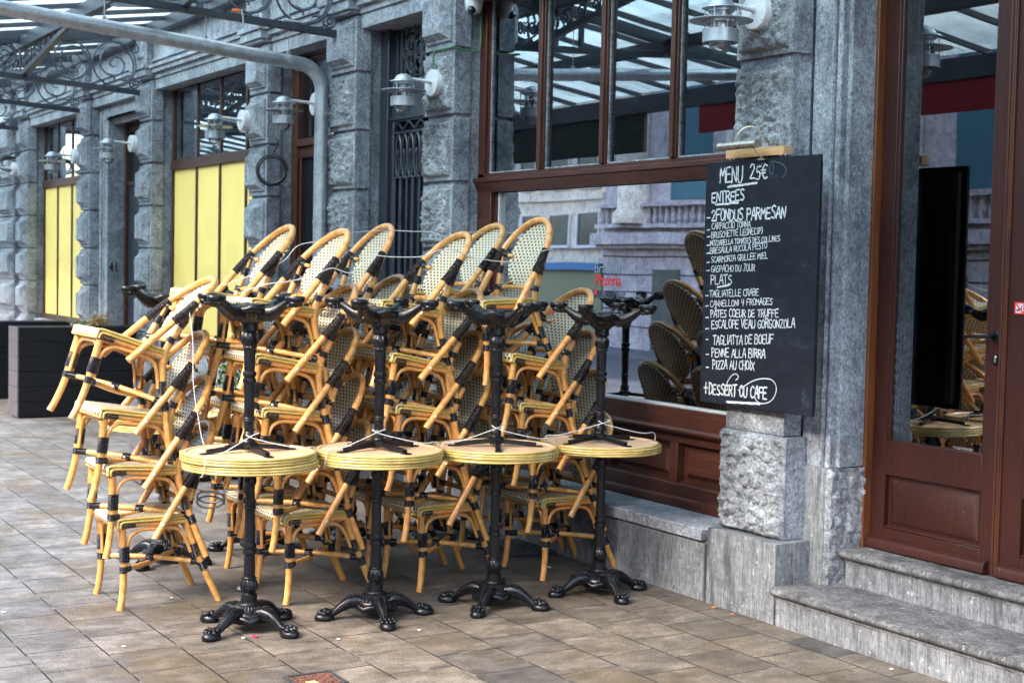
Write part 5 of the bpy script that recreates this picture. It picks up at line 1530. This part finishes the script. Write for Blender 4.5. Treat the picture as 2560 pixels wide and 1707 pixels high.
mb = MB(); mb.lathe([(0.0, 0.0), (0.031, 0.0), (0.031, 0.012), (0.024, 0.022), (0.0, 0.026)], n=18); ob("cap", mb, M_ORANGE, tg, smooth=40)
mb = MB(); mb.tube([(0.03, 0.03, 0.02), (0.035, 0.04, -0.06), (0.03, 0.03, -0.10), (0.03, -0.02, -0.105)], 0.005, 6, sub=4); ob("tie", mb, M_WHITE, tg)
mb = MB(); mb.bar((-10.12, 4.13, 3.385), (-10.12, 4.25, 3.379), 0.03, 0.012)
tag(ob("white_tie", mb, M_WHITE, bevel=0.003), "white tape strip lying on the nearest canopy beam", "tape")

# ------------------------------------------------------------------ cords
def cord(P, label, r=0.0023, sub=6):
    mb = MB(); mb.tube(P, r, 6, sub=sub)
    tag(ob("cord", mb, M_CORD), label, "cord", "cords tying the furniture")
def top_pt(x, y, z): return (x, y, z)
cord([(-7.12, 2.60, 1.50), (-6.98, 2.67, 1.545), (-6.955, 2.80, 1.60), (-6.93, 2.86, 1.64), (-6.95, 2.92, 1.70), (-6.93, 2.985, 1.725), (-6.72, 3.05, 1.735), (-6.70, 3.07, 1.77), (-6.96, 3.42, 1.80), (-6.96, 3.60, 1.80), (-6.95, 3.70, 1.80), (-6.93, 3.78, 1.775), (-6.92, 3.84, 1.80), (-6.92, 3.95, 1.805), (-6.92, 4.08, 1.80), (-6.92, 4.18, 1.81), (-6.75, 4.24, 1.76), (-6.55, 4.12, 1.80)], "pale cord sagging along the tops of the rear chair stacks")
cord([(-6.43, 2.42, 1.475), (-6.41, 2.55, 1.52), (-6.40, 2.66, 1.535), (-6.40, 2.78, 1.565), (-6.41, 2.88, 1.60), (-6.40, 2.98, 1.58), (-6.44, 3.09, 1.66), (-6.42, 3.2, 1.66), (-6.40, 3.35, 1.665), (-6.39, 3.45, 1.70), (-6.385, 3.53, 1.70), (-6.385, 3.62, 1.67), (-6.37, 3.78, 1.65), (-6.35, 3.92, 1.655), (-6.36, 4.0, 1.70), (-6.345, 4.08, 1.72)], "pale cord looped across the top chairs of the front stacks")
cord([(-6.63, 2.255, 1.40), (-6.60, 2.265, 1.25), (-6.60, 2.27, 1.05), (-6.59, 2.29, 0.90), (-6.55, 2.31, 0.76), (-6.40, 2.33, 0.72)], "pale cord hanging down beside the left chair stack")
for k, (x, y, a, b, tp, iz) in enumerate(FR):
    zt = 0.812
    q1, q2 = R(-165 + 12 * k), R(5 + 9 * k)
    e = lambda q, r, z: (x + r * math.cos(q), y + r * math.sin(q), z)
    nq = R(-60 - 14 * k)
    cord([(x + 0.02, y - 0.03, 0.72 + .0), e(nq - 0.2, 0.25, 0.708), e(nq - .05, 0.300, 0.714), e(nq, 0.3045, 0.757), e(nq + .03, 0.298, 0.800), e(nq + 0.1, 0.22, 0.806), (x + 0.035, y - 0.012, 0.862), (x + 0.02, y + 0.03, 0.872), (x - 0.03, y + 0.01, 0.866), (x + 0.01, y - 0.03, 0.868), (x + 0.04, y + 0.02, 0.845), e(R(70), 0.2, 0.806), e(R(82), 0.292, 0.800), e(R(84), 0.3045, 0.755), e(R(86), 0.28, 0.708), (x, y + 0.04, 0.712)],
         "white cord tying together the two tabletops of the %s front table" % OR[k])
mb = MB()
mb.tube([(-6.60 + 0.035 * math.cos(q * 1.0), 2.36 + 0.055 * math.cos(q), 0.475 + 0.035 * math.sin(q) + 0.004 * q) for q in [2 * PI * 2 * i / 40 for i in range(41)]] + [(-6.62, 2.31, 0.545)], 0.0045, 6)
tag(ob("cable_loop", mb, M_PLASTIC), "small loop of black cable hanging behind the left chair stack", "cable")

# ------------------------------------------------------------------ planters
def leafs(mb, c, n, sp, size, rg, up=0.5):
    for _ in range(n):
        p = Vector(c) + Vector((rg.gauss(0, sp[0]), rg.gauss(0, sp[1]), abs(rg.gauss(0, sp[2]))))
        d = Vector((rg.uniform(-1, 1), rg.uniform(-1, 1), rg.uniform(-0.2, 1) + up)).normalized()
        s_ = d.cross(Vector((rg.uniform(-1, 1), rg.uniform(-1, 1), rg.uniform(-1, 1)))).normalized()
        L = size * rg.uniform(0.6, 1.3); w = L * 0.32
        mb.add([p, p + d * L * 0.5 + s_ * w, p + d * L, p + d * L * 0.5 - s_ * w], [(0, 1, 2, 3)])
def planter(x0, x1, y0, y1, h, label, rows=8, plants=True):
    t = thing("planter", label, "planter", ((x0 + x1) / 2, (y0 + y1) / 2, 0), group="black plank planters")
    cx, cy = t.location[0], t.location[1]
    mb = MB()
    for k in range(rows):
        z0 = h * k / rows + 0.012; z1 = h * (k + 1) / rows + 0.008
        mb.mi = 0
        mb.box(x0 - cx + 0.004, x1 - cx, y0 - cy + 0.018, y1 - cy, z0, z1)
        mb.mi = 1
        mb.box(x0 - cx, x1 - cx + 0.001, y0 - cy, y0 - cy + 0.017, z0, z1)
    mb.mi = 0
    mb.box(x0 - cx + 0.03, x1 - cx - 0.02, y0 - cy + 0.03, y1 - cy - 0.02, 0.0, h - 0.02)
    ob("box", mb, [M_PLANTER, M_PLANTERS], t, bevel=0.004)
    return t
p1 = planter(-15.415, -15.03, 3.35, 4.55, 0.905, "black plank planter standing end-on to the facade, left of the chairs", 6)
p2 = planter(-17.53, -17.14, 0.4, 4.42, 0.87, "long black plank planter farthest to the left", 6)
p3 = planter(-10.60, -10.30, 3.16, 4.45, 0.60, "low black planter half hidden behind the chair stacks", 5)
rg = random.Random(5)
def plant(c, n, sp, size, mat, label, name="plant", up=0.6, stems=8):
    t = thing(name, label, "plant", c)
    mb = MB(); leafs(mb, (0, 0, 0.02), n, sp, size, rg, up); ob("leaves", mb, mat, t, smooth=None)
    mb = MB()
    for k in range(stems):
        a = (rg.gauss(0, sp[0] * .5), rg.gauss(0, sp[1] * .5), -0.1)
        mb.tube([a, (a[0] * 1.5, a[1] * 1.6, sp[2] * 0.8), (a[0] * 2.2, a[1] * 2.2, sp[2] * rg.uniform(1.2, 1.9))], [0.005, 0.004, 0.002], 5)
    ob("stem", mb, M_LEAF, t)
plant((-15.2, 4.02, 0.89), 60, (0.08, 0.06, 0.03), 0.035, M_LEAF, "low green leaves at the near end of the black planter top", stems=3)
plant((-15.15, 4.20, 0.90), 420, (0.045, 0.05, 0.05), 0.03, M_DRYFLOWER, "brown dried hydrangea head in the black planter", "dried_flower", 0.2, 4)
plant((-10.45, 3.9, 0.60), 170, (0.06, 0.16, 0.13), 0.055, M_LEAF, "green leafy plant glimpsed between the rear chair stacks", stems=12)

# ------------------------------------------------------------------ ground details
gr = thing("floor_grate", "round-holed cast iron grate in the paving by the stone plinth", "grate", (-7.15, 4.40, 0.004))
mb = MB()
mb.box(-.21, .21, -.15, -.128, 0, 0.012); mb.box(-.21, .21, .128, .15, 0, .012); mb.box(-.21, -.188, -.128, .128, 0, .012); mb.box(.188, .21, -.128, .128, 0, .012)
for i in range(6):
    for j in range(4):
        q = [( -0.157 + 0.063 * i + (0.026 if False else 0) + 0.021 * math.cos(a), -0.096 + 0.064 * j + 0.021 * math.sin(a), 0.008) for a in [2 * PI * k / 14 for k in range(14)]]
        mb.tube(q, 0.0075, 6, closed=True)
        mb.box(-0.157 + 0.063 * i - 0.005, -0.157 + 0.063 * i + 0.005, -0.096 + 0.064 * j + 0.02, -0.096 + 0.064 * j + 0.044, 0.003, 0.010)
        mb.box(-0.157 + 0.063 * i + 0.02, -0.157 + 0.063 * i + 0.043, -0.096 + 0.064 * j - .005, -0.096 + 0.064 * j + 0.005, 0.003, 0.010)
ob("bars", mb, M_GRATE, gr, smooth=40)
mb = MB(); mb.box(-.19, .19, -.13, .13, -0.003, 0.001); ob("pit", mb, M_BLACK, gr, smooth=None)
mh = thing("inspection_cover", "small rusty inspection cover with a patterned top in the paving", "cover", (-5.19, 2.29, 0.003))
mb = MB(); mb.box(-.095, .095, -.098, -.088, 0, 0.008); mb.box(-.095, .095, .088, .098, 0, .008); mb.box(-.095, -.085, -.088, .088, 0, .008); mb.box(.085, .095, -.088, .088, 0, .008)
ob("rim", mb, M_GRATE, mh, smooth=None)
mb = MB(); mb.box(-.084, .084, -.087, .087, -0.001, 0.003)
for i in range(7):
    for j in range(7):
        mb.obox((-.069 + .023 * i, -.069 + .023 * j, 0.004), (0.7, 0.7, 0) if (i + j) % 2 else (0.7, -.7, 0), (-.7, .7, 0) if (i + j) % 2 else (.7, .7, 0), (0, 0, 1), 0.009, 0.003, 0.002)
ob("plate", mb, M_RUST, mh, smooth=None)
mb = MB(); mb.box(0.01, 0.05, -.05, -.01, 0.0045, 0.006); ob("paint_mark", mb, M_YELLOW, mh, smooth=None)
def scrap(x, y, s, mat, label, cat, name, flat=True, seed=0):
    rg = random.Random(seed); s *= 0.75
    mb = MB()
    if flat:
        n = 7
        a0 = rg.uniform(0, 6)
        top = [(s * rg.uniform(.6, 1.1) * math.cos(a0 + 2 * PI * k / n) * 1.3, s * rg.uniform(.5, 1) * math.sin(a0 + 2 * PI * k / n), 0.003 + 0.35 * s * rg.random()) for k in range(n)]
        bot = [(p[0], p[1], p[2] - 0.0015) for p in top]
        mb.add([(0, 0, 0.006 + .15 * s)] + top + [(0, 0, 0.0045 + .15 * s)] + bot, [(0, 1 + k, 1 + (k + 1) % n) for k in range(n)] + [(n + 1, n + 2 + (k + 1) % n, n + 2 + k) for k in range(n)] + [(1 + k, n + 2 + k, n + 2 + (k + 1) % n, 1 + (k + 1) % n) for k in range(n)])
    else:
        for _ in range(6):
            mb.ball((rg.uniform(-1, 1) * s, rg.uniform(-.6, .6) * s, s * .35), s * rg.uniform(.3, .5), s * rg.uniform(.3, .5), s * rg.uniform(.25, .4), 8, 6)
    tag(ob(name, mb, mat, loc=(x, y, 0.0005), smooth=None if flat else 50), label, cat)
scrap(-6.82, 2.60, 0.030, M_CRUMB, "white lump of bread on the paving behind the leftmost table", "crumb", "bread_crumb", False, 1)
scrap(-5.93, 2.325, 0.020, M_MAGENTA, "crimson wrapper scrap on the paving before the leftmost table", "litter", "wrapper", True, 2)
scrap(-5.935, 2.275, 0.013, M_PAPER, "tan paper bit next to the crimson wrapper", "litter", "paper_scrap", True, 3)
scrap(-5.73, 2.63, 0.016, M_PAPER, "flat white paper scrap right of the leftmost table base", "litter", "paper_scrap", True, 4)
scrap(-5.72, 3.02, 0.011, M_CRUMB, "small pale pebble in front of the second table", "pebble", "pebble", False, 5)
scrap(-6.02, 1.78, 0.014, M_PAPER, "bright paper bit in a paving joint at the lower left", "litter", "paper_scrap", True, 6)
scrap(-6.85, 1.47, 0.020, M_PAPER, "white scrap on the grey slabs at the left edge", "litter", "paper_scrap", True, 7)
scrap(-6.80, 2.24, 0.014, M_PAPER, "white fleck on the paving under the left chair stack", "litter", "paper_scrap", True, 8)
scrap(-5.32, 4.48, 0.018, M_LEAFDRY, "dry orange leaf lying at the foot of the stone plinth", "leaf", "dry_leaf", True, 9)
scrap(-5.47, 4.49, 0.022, M_LEAFDRY, "dry brown leaf in the corner below the ledge", "leaf", "dry_leaf", True, 10)
scrap(-6.62, 4.28, 0.015, M_PAPER, "white paper bit on the paving by the rightmost chair stack", "litter", "paper_scrap", True, 11)
scrap(-4.28, 4.46, 0.016, M_PAPER, "white paper scrap on the paving below the entrance steps", "litter", "paper_scrap", True, 12)

# ------------------------------------------------------------------ the other side of the street (seen only mirrored in the glass)
YO = -7.6
oa = thing("pale_building", "pale rendered building across the street mirrored in the shop window", "building")
mb = MB(); mb.box(-60, -25.0, YO - 6, YO, 2.03, 6.2); mb.box(-60, -25.0, YO - 6, YO - 0.1, 0, 2.03)
for k in range(14): mb.box(-60 + 2.5 * k - 0.02, -60 + 2.5 * k + 0.18, YO, YO + 0.12, 3.2, 6.1)
mb.box(-60, -25, YO, YO + 0.08, 3.05, 3.2); mb.box(-60, -25, YO, YO + 0.06, 5.3, 5.42)
ob("wall", mb, M_PALE, oa, smooth=None)
mb = MB(); mb.box(-60, -25.05, YO - 0.1, YO + 0.15, 1.57, 1.72); ob("fascia", mb, M_BLUE, oa, smooth=None)
mb = MB(); mb.box(-60, -25.1, YO - 0.1, YO - 0.02, 0.3, 1.57); ob("shopfront", mb, M_SHOPFRONT, oa, smooth=None)
for k in range(16):
    x = -25.95 - 1.12 * k
    for z0, z1 in ((2.1, 2.76), (3.34, 4.3), (5.5, 6.0)):
        mb = MB(); mb.box(x, x + 0.78, YO - 0.05, YO + 0.012, z0, z1); wd = ob("window", mb, M_WINDK, oa, smooth=None)
        mb = MB(); mb.box(x - 0.05, x, YO, YO + 0.05, z0, z1); mb.box(x + .78, x + .83, YO, YO + .05, z0, z1); mb.box(x - .05, x + .83, YO, YO + .08, z0 - 0.06, z0)
        ob("frame", mb, M_WHITE, wd, smooth=None)
obd = thing("grey_stone_building", "grey stone building with columns across the street mirrored in the glass", "building")
mb = MB(); mb.box(-25.0, 20, YO - 6, YO, 0, 6.6)
mb.box(-25.0, 20, YO, YO + 0.35, 2.10, 2.32); mb.box(-25, 20, YO, YO + 0.2, 2.02, 2.10)
for z in (0.55, 0.85, 1.15, 1.45, 1.75): pass
mb.box(-25, 20, YO, YO + 0.25, 2.83, 2.90); mb.box(-25, 20, YO, YO + 0.25, 2.42, 2.5)
for k in range(220):
    x = -24.9 + 0.2 * k
    mb.lathe([(0.035, 2.5), (0.06, 2.58), (0.03, 2.70), (0.05, 2.83)], (x, YO + 0.12, 0), 6)
ob("wall", mb, M_LILAC, obd, smooth=None)
for k in range(12):
    x = -23.75 + 3.4 * k
    mb = MB()
    mb.lathe([(0.42, 2.5), (0.42, 2.7), (0.34, 2.8), (0.33, 5.0), (0.31, 6.1), (0.42, 6.3)], (x, YO + 0.15, 0), 36, rmod=lambda q, z, r: 1 + 0.03 * math.cos(18 * q))
    ob("column", mb, M_PALE, obd, smooth=40)
    mb = MB(); mb.box(x + 1.0, x + 2.3, YO - .05, YO + 0.02, 2.95, 6.0); w_ = ob("window", mb, M_TEAL, obd, smooth=None)
    mb = MB(); mb.box(x + 0.45, x + 1.32, YO - 0.05, YO + 0.01, 0.02, 1.62); d_ = ob("door", mb, M_WINDK, obd, smooth=None)
    mb = MB(); mb.box(x + 2.0, x + 2.9, YO - 0.05, YO + 0.01, 0.6, 1.4); ob("window", mb, M_WINDK, obd, smooth=None)
mb = MB()
for z in (0.45, 0.80, 1.15, 1.50, 1.85): mb.box(-25, 20, YO + 0.001, YO + 0.006, z, z + 0.025)
ob("joint", mb, M_BLACK, obd, smooth=None)
